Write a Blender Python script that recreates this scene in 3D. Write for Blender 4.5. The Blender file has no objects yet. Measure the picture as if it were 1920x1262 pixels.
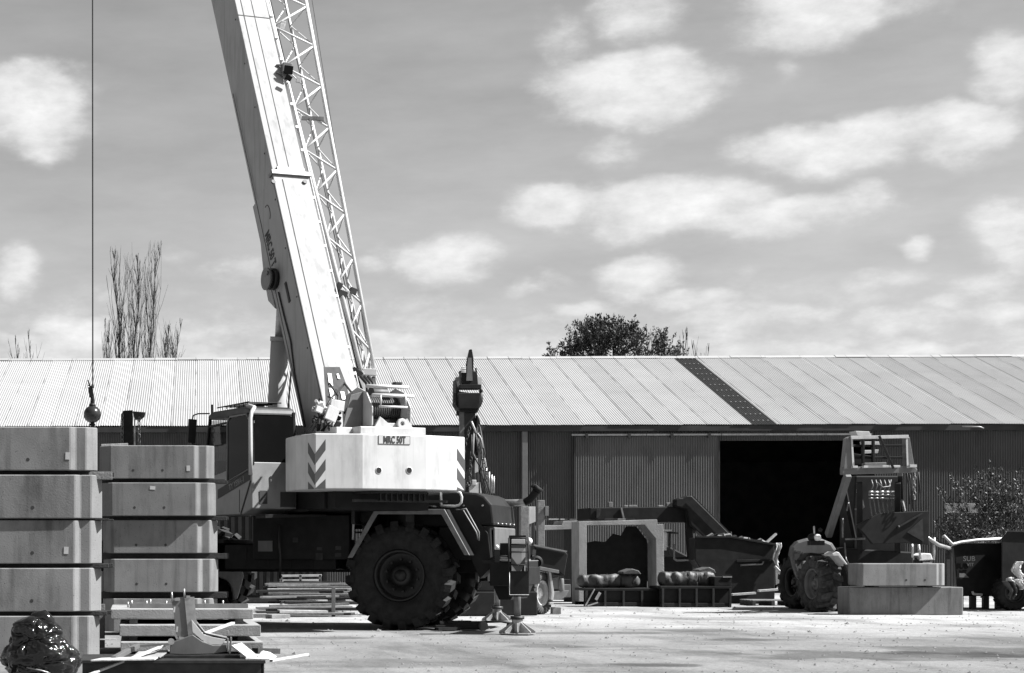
import bpy, bmesh, math, random
from mathutils import Matrix, Vector, noise
R=math.radians; PI=math.pi
random.seed(7)
scene=bpy.context.scene
col=scene.collection
# ---------------------------------------------------------------- camera model (1920 px wide photograph)
F=3400.0; PX=250.0; HY=1035.0; H=1.3
CAM=Vector((0,0,H))
def W(px,py,D): return Vector(((px-PX)*D/F, D, H+(HY-py)*D/F))
def ray(px,py): return Vector(((px-PX)/F,1,(HY-py)/F))
def frame(x,y,z=0,rz=0): return Matrix.Translation((x,y,z))@Matrix.Rotation(R(rz),4,'Z')
def hit(px,py,M,ax,val):
    """where the line of sight through a photo pixel meets the plane local[ax]=val of frame M (local coordinates)"""
    Mi=M.inverted(); o=Mi@CAM; d=Mi.to_3x3()@ray(px,py)
    t=(val-o[ax])/d[ax]; return o+d*t
# ---------------------------------------------------------------- materials (the photograph is monochrome)
def mat(name,v,rough=.6,metal=0,var=.15,scale=6,bump=0,bscale=40,spec=.5,coat=0,dirt=0,dscale=1.3,detail=4,specks=0,streak=0):
    m=bpy.data.materials.new(name); m.use_nodes=True; nt=m.node_tree; N=nt.nodes; L=nt.links
    b=N['Principled BSDF']; b.inputs['Roughness'].default_value=rough; b.inputs['Metallic'].default_value=metal
    b.inputs['Specular IOR Level'].default_value=spec; b.inputs['Coat Weight'].default_value=coat
    tc0=N.new('ShaderNodeTexCoord'); oi=N.new('ShaderNodeObjectInfo'); va=N.new('ShaderNodeVectorMath'); va.operation='MULTIPLY_ADD'; va.inputs[1].default_value=(37,23,0); L.new(oi.outputs['Random'],va.inputs[0]); L.new(tc0.outputs['Object'],va.inputs[2])
    class _T: outputs={'Object':va.outputs[0]}
    tc=_T; n=N.new('ShaderNodeTexNoise'); n.inputs['Scale'].default_value=scale; n.inputs['Detail'].default_value=detail
    L.new(tc.outputs['Object'],n.inputs['Vector'])
    r=N.new('ShaderNodeMapRange'); r.inputs[1].default_value=.3; r.inputs[2].default_value=.7
    r.inputs[3].default_value=1-var; r.inputs[4].default_value=1+var
    L.new(n.outputs[0],r.inputs[0]); last=r.outputs[0]
    if dirt:
        n2=N.new('ShaderNodeTexNoise'); n2.inputs['Scale'].default_value=dscale; n2.inputs['Detail'].default_value=8; n2.inputs['Roughness'].default_value=.7
        mp=N.new('ShaderNodeMapping'); mp.inputs['Scale'].default_value=(1.6,1.6,.55); L.new(tc.outputs['Object'],mp.inputs[0]); L.new(mp.outputs[0],n2.inputs['Vector'])
        r2=N.new('ShaderNodeMapRange'); r2.inputs[1].default_value=.5; r2.inputs[2].default_value=.68; r2.inputs[3].default_value=1; r2.inputs[4].default_value=1-dirt
        L.new(n2.outputs[0],r2.inputs[0]); mu=N.new('ShaderNodeMath'); mu.operation='MULTIPLY'; L.new(last,mu.inputs[0]); L.new(r2.outputs[0],mu.inputs[1]); last=mu.outputs[0]
    def extra(sc3,lo,hi,to,sca):
        nonlocal last
        n4=N.new('ShaderNodeTexNoise'); n4.inputs['Scale'].default_value=sca; n4.inputs['Detail'].default_value=3
        m4=N.new('ShaderNodeMapping'); m4.inputs['Scale'].default_value=sc3; L.new(tc.outputs['Object'],m4.inputs[0]); L.new(m4.outputs[0],n4.inputs['Vector'])
        r4=N.new('ShaderNodeMapRange'); r4.inputs[1].default_value=lo; r4.inputs[2].default_value=hi; r4.inputs[3].default_value=1; r4.inputs[4].default_value=to; L.new(n4.outputs[0],r4.inputs[0])
        mm=N.new('ShaderNodeMath'); mm.operation='MULTIPLY'; L.new(last,mm.inputs[0]); L.new(r4.outputs[0],mm.inputs[1]); last=mm.outputs[0]
    if specks:
        rv=N.new('ShaderNodeMapRange'); rv.inputs[3].default_value=.86; rv.inputs[4].default_value=1.12; L.new(oi.outputs['Random'],rv.inputs[0]); mm=N.new('ShaderNodeMath'); mm.operation='MULTIPLY'; L.new(last,mm.inputs[0]); L.new(rv.outputs[0],mm.inputs[1]); last=mm.outputs[0]
    if specks: extra((1,1,1),.66,.70,1-specks,55)
    if streak: extra((7,7,.5),.52,.72,1-streak,1.4)
    mu=N.new('ShaderNodeMath'); mu.operation='MULTIPLY'; mu.inputs[1].default_value=v; L.new(last,mu.inputs[0])
    cb=N.new('ShaderNodeCombineColor'); [L.new(mu.outputs[0],cb.inputs[i]) for i in range(3)]
    L.new(cb.outputs[0],b.inputs['Base Color'])
    if bump:
        n3=N.new('ShaderNodeTexNoise'); n3.inputs['Scale'].default_value=bscale; n3.inputs['Detail'].default_value=5; L.new(tc.outputs['Object'],n3.inputs['Vector'])
        bp=N.new('ShaderNodeBump'); bp.inputs['Strength'].default_value=bump; bp.inputs['Distance'].default_value=.02
        L.new(n3.outputs[0],bp.inputs['Height']); L.new(bp.outputs[0],b.inputs['Normal'])
    return m
M={}
M['white']=mat('white_paint',0.4200,.42,0,.07,3,dirt=.22,dscale=1.6,streak=.16)
M['boom']=mat('boom_paint',.28,.75,0,.05,2.5,dirt=.12,dscale=.9,spec=.2,streak=.2)
M['patch']=mat('dull_grey_panel',0.0714,.9,0,.2,5,spec=.08,dirt=.3)
M['jib']=mat('jib_paint',0.4620,.45,0,.08,6,dirt=.2)
M['black']=mat('black_paint',0.0128,.55,0,.3,5,dirt=.2,spec=.14)
M['blackg']=mat('black_gloss',0.0168,.22,0,.3,5,spec=.4)
M['steel']=mat('grey_steel',0.1596,.5,.3,.2,8,dirt=.45)
M['darksteel']=mat('dark_steel',0.0306,.5,.4,.3,9,dirt=.4,spec=.3)
M['galv']=mat('galvanised_steel',0.2856,.38,.5,.2,14,dirt=.3)
M['tyre']=mat('tyre_rubber',0.018,.8,0,.35,9,bump=.3,spec=.2)
M['tyred']=mat('dusty_tyre_rubber',0.05,.9,0,.4,12,bump=.4,spec=.2)
M['rimd']=mat('dark_rim_paint',.013,.45,0,.2,7,spec=.35)
M['riml']=mat('pale_rim_paint',.55,.5,0,.15,7,dirt=.3)
M['conc']=mat('precast_concrete',0.1596,.9,0,.12,3,bump=.12,bscale=60,dirt=.4,dscale=.9,spec=.2,detail=9,specks=.5,streak=.3)
M['slab']=mat('slab_concrete',0.2100,.9,0,.15,4,bump=.3,bscale=60,dirt=.35,dscale=1.4,spec=.2)
M['culv']=mat('culvert_concrete',0.235,.9,0,.15,3,bump=.3,bscale=30,dirt=.3,dscale=1.0,spec=.2)
M['glass']=mat('tinted_glass',.006,.05,0,.1,3,spec=.03)
M['mark']=mat('chevron_paint',0.0462,.5,0,.12,6)
M['mid']=mat('mid_grey_paint',0.1000,.45,0,.12,5,dirt=.3)
M['wood']=mat('grey_timber',0.1350,.85,0,.3,12,bump=.3)
M['woodl']=mat('pale_timber',0.3528,.8,0,.2,12,bump=.2)
M['woodd']=mat('dark_timber',0.0185,.9,0,.4,12,bump=.3)
M['paper']=mat('paper',0.3528,.8,0,.08,20)
M['ink']=mat('ink',0.0168,.7,0,.1,9)
M['cloth']=mat('white_sheet',0.5040,.8,0,.1,9,bump=.4,bscale=20)
M['cabp']=mat('cab_paint',0.165,.5,0,.1,4,dirt=.25)
M['tarp']=mat('grey_tarpaulin',0.045,.6,0,.25,5,bump=.6,bscale=9,dirt=.4)
M['plastic']=mat('black_plastic_wrap',.006,.10,0,.3,9,bump=.35,bscale=16,spec=.5)
M['leaf']=mat('leaves',0.0294,.55,0,.5,3,spec=.35)
M['bark']=mat('bark',0.0252,.9,0,.3,9)
M['barkl']=mat('pale_bark',0.0672,.9,0,.3,9)
M['rope']=mat('wire_rope',0.0252,.6,0,.2,9)
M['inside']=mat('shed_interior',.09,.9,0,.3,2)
M['lamp']=mat('lamp_glass',0.6300,.15,0,.05,9)
M['fence']=mat('fence_board',0.1848,.9,0,.3,6,dirt=.3)
M['stone']=mat('gravel_stone',0.1092,.9,0,.4,40)
# clear cab glass
m=bpy.data.materials.new('clear_glass'); m.use_nodes=True; nt=m.node_tree; nt.nodes.remove(nt.nodes['Principled BSDF'])
t=nt.nodes.new('ShaderNodeBsdfTransparent'); t.inputs[0].default_value=(.62,.62,.62,1); g=nt.nodes.new('ShaderNodeBsdfGlossy'); g.inputs['Roughness'].default_value=.05
mx=nt.nodes.new('ShaderNodeMixShader'); mx.inputs[0].default_value=.07; nt.links.new(t.outputs[0],mx.inputs[1]); nt.links.new(g.outputs[0],mx.inputs[2]); nt.links.new(mx.outputs[0],nt.nodes['Material Output'].inputs[0])
M['clear']=m
# ---------------------------------------------------------------- mesh builder
SPLIT={'cab_rail','wheel_nut','roof_screw','valve_block','valve_body','valve_fitting','light_bracket','inner_column','grab_bar','mast_hose','chevron','warning_sticker','vent','lifting_hole','hole_ring','roof_lamp','hydraulic_hose','lamp','jib_cable','jib_chord','boom_hose','weld_line','hood_latch','guard_bar','door_roller','load_backplate','carriage_edge','carriage_rail','cab_pillar','slot','foot_bolt','mudguard_plate','hose','mast_rail','tilt_cylinder','feed_pipe','white_box','skirt','inner_strap','rivet','paint_patch','jib_clip','lift_chain','chain','jack_wheel'}
class PL(list): off=0
class MB:
    def __init__(s,Mx=None): s.v=[]; s.f=[]; s.sm=[]; s.M=Mx or Matrix.Identity(4)
    def add(s,vs,fs,smooth=False,X=None):
        T=s.M@X if X is not None else s.M
        o=len(s.v); s.v+=[T@Vector(p) for p in vs]; s.f+=[tuple(i+o for i in f) for f in fs]; s.sm+=[smooth]*len(fs); return s
    def box(s,x0,x1,y0,y1,z0,z1,X=None):
        vs=[(x,y,z) for x in(x0,x1) for y in(y0,y1) for z in(z0,z1)]
        return s.add(vs,[(0,1,3,2),(4,6,7,5),(0,4,5,1),(2,3,7,6),(0,2,6,4),(1,5,7,3)],X=X)
    def cbox(s,c,d,rot=None,X=None):
        T=Matrix.Translation(c)
        if rot: T=T@Matrix.Rotation(R(rot[2]),4,'Z')@Matrix.Rotation(R(rot[1]),4,'Y')@Matrix.Rotation(R(rot[0]),4,'X')
        if X is not None: T=X@T
        return s.box(-d[0]/2,d[0]/2,-d[1]/2,d[1]/2,-d[2]/2,d[2]/2,X=T)
    def beam(s,p0,p1,w,h,up=(0,0,1)):
        p0=Vector(p0);p1=Vector(p1); d=p1-p0; l=d.length; d.normalize(); u=Vector(up)
        if abs(d.dot(u.normalized()))>.98: u=Vector((0,1,0))
        x=d.cross(u).normalized(); z=x.cross(d).normalized()
        T=Matrix.Identity(4); T.col[0]=x.to_4d(); T.col[1]=d.to_4d(); T.col[2]=z.to_4d(); T.col[3]=p0.to_4d()
        for i in range(3): T.col[i][3]=0
        return s.box(-w/2,w/2,0,l,-h/2,h/2,X=T)
    def tube(s,pts,r,n=8,cap=True,smooth=True):
        P=[Vector(p) for p in pts]; k=len(P); rr=r if isinstance(r,(list,tuple)) else [r]*k
        vs=[];fs=[]; ref=None
        for i in range(k):
            if i==0:d=P[1]-P[0]
            elif i==k-1:d=P[-1]-P[-2]
            else:d=(P[i+1]-P[i]).normalized()+(P[i]-P[i-1]).normalized()
            d.normalize()
            if ref is None: ref=Vector((0,0,1)) if abs(d.z)<.9 else Vector((1,0,0))
            x=ref-d*ref.dot(d)
            if x.length<1e-4: x=d.orthogonal()
            x.normalize(); ref=x; y=d.cross(x)
            for j in range(n): a=2*PI*j/n; vs.append(P[i]+(x*math.cos(a)+y*math.sin(a))*rr[i])
        for i in range(k-1):
            for j in range(n): fs.append((i*n+j,i*n+(j+1)%n,(i+1)*n+(j+1)%n,(i+1)*n+j))
        s.add(vs,fs,smooth)
        if cap: s.add(vs[:n],[tuple(range(n))]); s.add(vs[-n:],[tuple(range(n))])
        return s
    def cyl(s,p0,p1,r,n=20): return s.tube([p0,p1],r,n)
    def lathe(s,prof,n=40,X=None,smooth=True):   # prof: (radius, y) around local Y
        vs=[];k=len(prof)
        for r,y in prof:
            for j in range(n): a=2*PI*j/n; vs.append((r*math.cos(a),y,r*math.sin(a)))
        fs=[(i*n+j,i*n+(j+1)%n,(i+1)*n+(j+1)%n,(i+1)*n+j) for i in range(k-1) for j in range(n)]
        return s.add(vs,fs,smooth,X)
    def prism(s,poly,a0,a1,ax=1,X=None):
        a0+=getattr(poly,'off',0); a1+=getattr(poly,'off',0)          # poly in the two other axes, extruded along axis ax
        def P(u,w,a):
            return (a,u,w) if ax==0 else ((u,a,w) if ax==1 else (u,w,a))
        n=len(poly); vs=[P(u,w,a0) for u,w in poly]+[P(u,w,a1) for u,w in poly]
        fs=[tuple(range(n)),tuple(range(n,2*n))]+[(i,(i+1)%n,n+(i+1)%n,n+i) for i in range(n)]
        return s.add(vs,fs,X=X)
    def sphere(s,c,r,n=16,sc=(1,1,1)):
        vs=[];m=n//2+1
        for i in range(m):
            t=PI*i/(m-1)
            for j in range(n): a=2*PI*j/n; vs.append((c[0]+r*sc[0]*math.sin(t)*math.cos(a),c[1]+r*sc[1]*math.sin(t)*math.sin(a),c[2]+r*sc[2]*math.cos(t)))
        return s.add(vs,[(i*n+j,i*n+(j+1)%n,(i+1)*n+(j+1)%n,(i+1)*n+j) for i in range(m-1) for j in range(n)],True)
    def islands(s):
        key={};par=list(range(len(s.v)))
        def fd(i):
            while par[i]!=i: par[i]=par[par[i]]; i=par[i]
            return i
        for i,v in enumerate(s.v):
            k=(round(v[0],4),round(v[1],4),round(v[2],4))
            if k in key: par[fd(i)]=fd(key[k])
            else: key[k]=i
        for f in s.f:
            for a in f[1:]: par[fd(a)]=fd(f[0])
        g={}
        for f,sm in zip(s.f,s.sm): g.setdefault(fd(f[0]),[]).append((f,sm))
        out=[]
        for fs in g.values():
            m=MB(); mp={}
            for f,sm in fs:
                for a in f:
                    if a not in mp: mp[a]=len(m.v); m.v.append(s.v[a])
                m.f.append(tuple(mp[a] for a in f)); m.sm.append(sm)
            out.append(m)
        return out
    def build(s,name,m,parent=None,bevel=0,org=None):
        if name in SPLIT and parent:
            r=[i._build(name,m,parent,bevel,org) for i in s.islands()]; return r[0]
        return s._build(name,m,parent,bevel,org)
    def _build(s,name,m,parent=None,bevel=0,org=None):
        me=bpy.data.meshes.new(name); o0=Vector(org) if org is not None else Vector((0,0,0))
        me.from_pydata([v-o0 for v in s.v],[],s.f)
        me.polygons.foreach_set('use_smooth',s.sm)
        bm=bmesh.new(); bm.from_mesh(me)
        bmesh.ops.remove_doubles(bm,verts=bm.verts,dist=1e-5)
        bmesh.ops.recalc_face_normals(bm,faces=bm.faces); bm.to_mesh(me); bm.free()
        me.materials.append(M[m] if isinstance(m,str) else m)
        o=bpy.data.objects.new(name,me); col.objects.link(o)
        if parent: o.parent=parent
        elif org is not None: o.location=o0
        if bevel:
            b=o.modifiers.new('bevel','BEVEL'); b.width=bevel; b.segments=1 if m=='conc' else 2; b.limit_method='ANGLE'; b.angle_limit=R(35); b.harden_normals=False
        return o
def tag(o,label=None,cat=None,group=None,kind=None):
    if label:o['label']=label
    if cat:o['category']=cat
    if group:o['group']=group
    if kind:o['kind']=kind
    return o
def thing(name,label,cat,loc=(0,0,0),group=None,rz=0):
    o=bpy.data.objects.new(name,None); o.empty_display_size=.2; col.objects.link(o); o.location=loc; o.rotation_euler=(0,0,R(rz)); tag(o,label,cat,group); return o
def dup(o,parent=None,loc=None,rz=None,label=None,dx=None):
    c=o.copy(); col.objects.link(c); c.parent=parent
    if loc is not None:c.location=loc
    if rz is not None:c.rotation_euler=(0,0,R(rz))
    if label:c['label']=label
    for ch in list(o.children):dup(ch,c)
    return c
def text(body,size,X,name,m,parent,thick=.003,bold=.012,sx=.8):
    cu=bpy.data.curves.new(name,'FONT'); cu.body=body; cu.size=size; cu.extrude=thick; cu.offset=bold*size; cu.align_x='CENTER'; cu.align_y='CENTER'; cu.resolution_u=3
    t=bpy.data.objects.new(name,cu); col.objects.link(t); dg=bpy.context.evaluated_depsgraph_get()
    me=bpy.data.meshes.new_from_object(t.evaluated_get(dg)); bpy.data.objects.remove(t)
    me.transform(X@Matrix.Diagonal((sx,1,1,1))); me.materials.clear(); me.materials.append(M[m])
    o=bpy.data.objects.new(name,me); col.objects.link(o); o.parent=parent; return o
def rel(p,t): return Vector(p)-Vector(t)
# ---------------------------------------------------------------- camera, light, world
cam=bpy.data.cameras.new('camera'); co=bpy.data.objects.new('camera',cam); col.objects.link(co); scene.camera=co
co.location=CAM; co.rotation_euler=(PI/2,0,0); cam.sensor_width=36; cam.sensor_fit='HORIZONTAL'; cam.lens=F/1920*36
cam.shift_x=(960-PX)/1920; cam.shift_y=(HY-631)/1920; cam.clip_start=.1; cam.clip_end=5000
SUN=Vector((.65,-.13,.74)).normalized()
sl=bpy.data.lights.new('sun','SUN'); sl.energy=5; sl.angle=R(.53); sl.color=(1,1,1)
so=bpy.data.objects.new('sun',sl); col.objects.link(so); so.rotation_euler=SUN.to_track_quat('Z','Y').to_euler(); so.location=(20,-10,40)
scene.view_settings.view_transform='Standard'; scene.view_settings.look='None'; scene.view_settings.gamma=1; scene.view_settings.exposure=1.55
scene.cycles.max_bounces=6; scene.cycles.diffuse_bounces=3; scene.cycles.transparent_max_bounces=12
w=bpy.data.worlds.new('World'); scene.world=w; w.use_nodes=True; nt=w.node_tree; N=nt.nodes; L=nt.links
bg=N['Background']; bg.inputs[1].default_value=.05
sky=N.new('ShaderNodeTexSky'); sky.sky_type='NISHITA'; sky.sun_disc=False; sky.sun_elevation=math.asin(SUN.z); sky.sun_rotation=math.atan2(SUN.x,SUN.y)
sky.air_density=1.0; sky.dust_density=1.5
bw=N.new('ShaderNodeRGBToBW'); L.new(sky.outputs[0],bw.inputs[0])
def math_(op,a,b=None,c=None):
    n=N.new('ShaderNodeMath'); n.operation=op
    for i,x in enumerate((a,b,c)):
        if x is None: continue
        if isinstance(x,(int,float)): n.inputs[i].default_value=x
        else: L.new(x,n.inputs[i])
    return n.outputs[0]
tc=N.new('ShaderNodeTexCoord'); sp=N.new('ShaderNodeSeparateXYZ'); L.new(tc.outputs['Generated'],sp.inputs[0])
az=math_('ARCTAN2',sp.outputs[0],sp.outputs[1]); el=math_('ARCSINE',sp.outputs[2])
uv=N.new('ShaderNodeCombineXYZ'); L.new(az,uv.inputs[0]); L.new(el,uv.inputs[1])
def nz(scale,detail,rough,off,sy=1.6):
    mp=N.new('ShaderNodeMapping'); mp.inputs['Location'].default_value=off; mp.inputs['Scale'].default_value=(1,sy,1); L.new(uv.outputs[0],mp.inputs[0])
    n=N.new('ShaderNodeTexNoise'); n.inputs['Scale'].default_value=scale; n.inputs['Detail'].default_value=detail; n.inputs['Roughness'].default_value=rough; L.new(mp.outputs[0],n.inputs['Vector']); return n
nd=nz(24,4,.5,(3,1,0)); 
ofs=N.new('ShaderNodeVectorMath'); ofs.operation='SUBTRACT'; L.new(nd.outputs[1],ofs.inputs[0]); ofs.inputs[1].default_value=(.5,.5,.5)
sc_=N.new('ShaderNodeVectorMath'); sc_.operation='SCALE'; L.new(ofs.outputs[0],sc_.inputs[0]); sc_.inputs[3].default_value=.022
uvd=N.new('ShaderNodeVectorMath'); uvd.operation='ADD'; L.new(uv.outputs[0],uvd.inputs[0]); L.new(sc_.outputs[0],uvd.inputs[1])
flat=N.new('ShaderNodeVectorMath'); flat.operation='MULTIPLY'; flat.inputs[1].default_value=(1,1,0); L.new(uvd.outputs[0],flat.inputs[0])
# clouds: (photo px, py, half width, half height, strength)
CL=[(70,185,105,75,1),(30,495,55,55,.8),(10,250,60,25,.7),(150,615,95,38,.95),(430,510,90,38,.6),(420,625,110,35,.7),(830,480,110,45,.95),(700,500,50,22,.6),(1195,515,95,42,.9),(1180,150,170,66,1),(1060,60,70,40,.55),(1190,20,110,40,.7),
(1520,10,150,50,.9),(1480,130,40,38,.45),(1160,280,85,40,.6),(1040,370,95,42,.85),(1250,370,220,48,1),(1480,395,190,42,.8),(1620,370,80,42,.75),(1570,262,200,44,1),(1810,235,120,50,.95),(1900,110,90,48,.85),(1850,150,60,30,.6),(1715,460,40,22,.8),(1890,420,90,60,.8),(1050,520,60,20,.6),(1900,480,90,40,.7),(1700,10,120,30,.5),
(620,560,200,26,.5),(960,600,260,28,.6),(1350,600,300,30,.65),(1700,600,260,34,.75),(1840,540,120,30,.6),(60,590,60,26,.4),(300,640,260,22,.6),(1550,650,420,26,.8),(900,655,300,20,.6),(740,640,120,24,.8),(1000,535,70,20,.7),(1090,572,90,22,.7),(1300,562,120,24,.7),(1500,575,150,24,.75),(1650,525,110,24,.7),(1890,590,120,24,.8),(1250,640,170,20,.8),(1750,648,180,18,.9),(210,560,70,22,.5),(20,640,90,20,.8),(560,640,90,22,.75),(330,470,60,22,.45),(1410,500,60,22,.45),(1780,560,70,20,.7)]
mx_=None
for px,py,a,b,st in CL:
    u0=math.atan((px-PX)/F); v0=math.atan((HY-py)/math.hypot(F,px-PX)); cu=math.cos(u0)
    s1=N.new('ShaderNodeVectorMath'); s1.operation='SUBTRACT'; L.new(flat.outputs[0],s1.inputs[0]); s1.inputs[1].default_value=(u0,v0,0)
    s2=N.new('ShaderNodeVectorMath'); s2.operation='MULTIPLY'; L.new(s1.outputs[0],s2.inputs[0]); s2.inputs[1].default_value=(F/a/cu/cu*.88,F/b*1.0,0)
    s3=N.new('ShaderNodeVectorMath'); s3.operation='MULTIPLY'; L.new(s2.outputs[0],s3.inputs[0]); s3.inputs[1].default_value=(-1,-.62,0)
    s4=N.new('ShaderNodeVectorMath'); s4.operation='MAXIMUM'; L.new(s2.outputs[0],s4.inputs[0]); L.new(s3.outputs[0],s4.inputs[1]); s2=s4
    ln=N.new('ShaderNodeVectorMath'); ln.operation='LENGTH'; L.new(s2.outputs[0],ln.inputs[0])
    mr=N.new('ShaderNodeMapRange'); mr.interpolation_type='SMOOTHSTEP'; L.new(ln.outputs['Value'],mr.inputs[0]); mr.inputs[1].default_value=1.6; mr.inputs[2].default_value=.1; mr.inputs[3].default_value=0; mr.inputs[4].default_value=st
    mx_=mr.outputs[0] if mx_ is None else math_('SMOOTH_MAX',mx_,mr.outputs[0],.15)
fb=nz(17,12,.64,(7,2,0),1.9)
# cloud cover elsewhere in the sky and thin veil close to the horizon
veil=N.new('ShaderNodeMapRange'); L.new(el,veil.inputs[0]); veil.inputs[1].default_value=.185; veil.inputs[2].default_value=.105; veil.inputs[3].default_value=0; veil.inputs[4].default_value=.68
base=math_('MAXIMUM',mx_,veil.outputs[0])
mod=math_('MULTIPLY_ADD',math_('SUBTRACT',fb.outputs[0],.5),1.05,base)
cov=N.new('ShaderNodeMapRange'); cov.interpolation_type='SMOOTHSTEP'; L.new(mod,cov.inputs[0]); cov.inputs[1].default_value=.26; cov.inputs[2].default_value=.72
fb2=nz(45,6,.6,(1,9,0),2.0)
shade=N.new('ShaderNodeMapRange'); L.new(fb2.outputs[0],shade.inputs[0]); shade.inputs[1].default_value=.3; shade.inputs[2].default_value=.75; shade.inputs[3].default_value=4.7; shade.inputs[4].default_value=6.3
wisp=nz(9,7,.6,(2,5,0),3.5)
skyv=math_('MULTIPLY',bw.outputs[0],math_('MULTIPLY_ADD',wisp.outputs[0],.55,.72))
thick=N.new('ShaderNodeMapRange'); L.new(mod,thick.inputs[0]); thick.inputs[1].default_value=.35; thick.inputs[2].default_value=1.0; thick.inputs[3].default_value=.74; thick.inputs[4].default_value=1.12
cl_=math_('MULTIPLY',shade.outputs[0],thick.outputs[0])
SKYMIX=N.new('ShaderNodeMix'); L.new(cov.outputs[0],SKYMIX.inputs[0]); L.new(skyv,SKYMIX.inputs[2]); L.new(cl_,SKYMIX.inputs[3])
cc=N.new('ShaderNodeCombineColor'); [L.new(SKYMIX.outputs[0],cc.inputs[i]) for i in range(3)]
L.new(cc.outputs[0],bg.inputs[0])
# ================================================================ ground
def ground_mat():
    m=mat('yard_gravel',.19,.95,0,.18,.35,bump=.5,bscale=9,spec=.15,detail=8); nt=m.node_tree; N=nt.nodes; L=nt.links
    b=N['Principled BSDF']; src=b.inputs['Base Color'].links[0].from_socket
    tc=N.new('ShaderNodeTexCoord')
    def nz(s,d,lo,hi,a,c,sc=(1,1,1)):
        mp=N.new('ShaderNodeMapping'); mp.inputs['Scale'].default_value=sc; L.new(tc.outputs['Object'],mp.inputs[0])
        n=N.new('ShaderNodeTexNoise'); n.inputs['Scale'].default_value=s; n.inputs['Detail'].default_value=d; n.inputs['Roughness'].default_value=.65; L.new(mp.outputs[0],n.inputs['Vector'])
        r=N.new('ShaderNodeMapRange'); r.inputs[1].default_value=lo; r.inputs[2].default_value=hi; r.inputs[3].default_value=a; r.inputs[4].default_value=c; L.new(n.outputs[0],r.inputs[0]); return r.outputs[0]
    out=src
    for o in (nz(.5,7,.50,.66,1,.62,(.5,.35,1)),nz(.16,8,.50,.62,1,.72,(.35,.6,1)),nz(1.6,6,.54,.70,1,.66,(.25,.8,1)),nz(1.3,7,.50,.62,1.12,.86,(1,.18,1)),nz(14,4,.35,.65,.82,1.15),nz(60,2,.35,.65,.8,1.2)):
        mu=N.new('ShaderNodeVectorMath'); mu.operation='MULTIPLY'; L.new(out,mu.inputs[0]); L.new(o,mu.inputs[1]); out=mu.outputs[0]
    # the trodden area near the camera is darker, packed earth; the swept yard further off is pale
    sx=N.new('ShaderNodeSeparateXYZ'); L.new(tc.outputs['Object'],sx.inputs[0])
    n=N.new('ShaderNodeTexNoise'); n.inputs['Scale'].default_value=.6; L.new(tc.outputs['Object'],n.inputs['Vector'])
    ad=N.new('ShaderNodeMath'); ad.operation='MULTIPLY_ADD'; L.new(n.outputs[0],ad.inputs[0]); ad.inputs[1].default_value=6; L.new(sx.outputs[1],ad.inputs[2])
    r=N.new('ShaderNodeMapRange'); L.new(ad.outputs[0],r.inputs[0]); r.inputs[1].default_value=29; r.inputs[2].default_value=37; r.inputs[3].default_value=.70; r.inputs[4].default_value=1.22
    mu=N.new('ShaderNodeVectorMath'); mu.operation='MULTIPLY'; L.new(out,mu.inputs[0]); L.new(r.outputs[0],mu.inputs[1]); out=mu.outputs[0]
    # stains and other dark patches, edges broken up by noise
    nn=N.new('ShaderNodeTexNoise'); nn.inputs['Scale'].default_value=1.3; nn.inputs['Detail'].default_value=6; L.new(tc.outputs['Object'],nn.inputs['Vector'])
    for (px,py,a,bb,k) in ((1640,1228,2.0,1.1,.55),(1860,1222,1.2,1.3,.6),(1225,1248,.45,.35,.5),(1030,1212,.5,.6,.72),(1290,1182,.9,.5,.7),(1130,1187,1.2,.5,.75),(610,1196,.9,.4,.6),(1400,1160,1.6,.8,.8),(760,1245,1.3,.8,.78),(1420,1200,.7,.4,.7)):
        D=H*F/(py-HY); c=((px-PX)*D/F,D,0)
        v1=N.new('ShaderNodeVectorMath'); v1.operation='SUBTRACT'; L.new(tc.outputs['Object'],v1.inputs[0]); v1.inputs[1].default_value=c
        v2=N.new('ShaderNodeVectorMath'); v2.operation='MULTIPLY'; L.new(v1.outputs[0],v2.inputs[0]); v2.inputs[1].default_value=(1/a,1/bb,0)
        v3=N.new('ShaderNodeVectorMath'); v3.operation='LENGTH'; L.new(v2.outputs[0],v3.inputs[0])
        v4=N.new('ShaderNodeMath'); v4.operation='MULTIPLY_ADD'; L.new(nn.outputs[0],v4.inputs[0]); v4.inputs[1].default_value=2.2; L.new(v3.outputs['Value'],v4.inputs[2])
        v5=N.new('ShaderNodeMapRange'); v5.interpolation_type='SMOOTHSTEP'; L.new(v4.outputs[0],v5.inputs[0]); v5.inputs[1].default_value=1.75; v5.inputs[2].default_value=2.45; v5.inputs[3].default_value=k*.85; v5.inputs[4].default_value=1
        mu=N.new('ShaderNodeVectorMath'); mu.operation='MULTIPLY'; L.new(out,mu.inputs[0]); L.new(v5.outputs[0],mu.inputs[1]); out=mu.outputs[0]
    L.new(out,b.inputs['Base Color'])
    return m
g=MB(); n=60
xs=[-400,-60]+[-20+i*1.0 for i in range(61)]+[80,400]; ys=[-30,5]+[8+i*1.0 for i in range(60)]+[120,1500]
vs=[(x,y,0.018*noise.noise(Vector((x*.4,y*.4,0)))+.008*noise.noise(Vector((x*1.7,y*1.7,3))) if 5<y<66 and -20<x<40 else 0) for y in ys for x in xs]
k=len(xs)
g.add(vs,[(j*k+i,j*k+i+1,(j+1)*k+i+1,(j+1)*k+i) for j in range(len(ys)-1) for i in range(k-1)],True)
tag(g.build('ground',ground_mat()),kind='structure')
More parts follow.
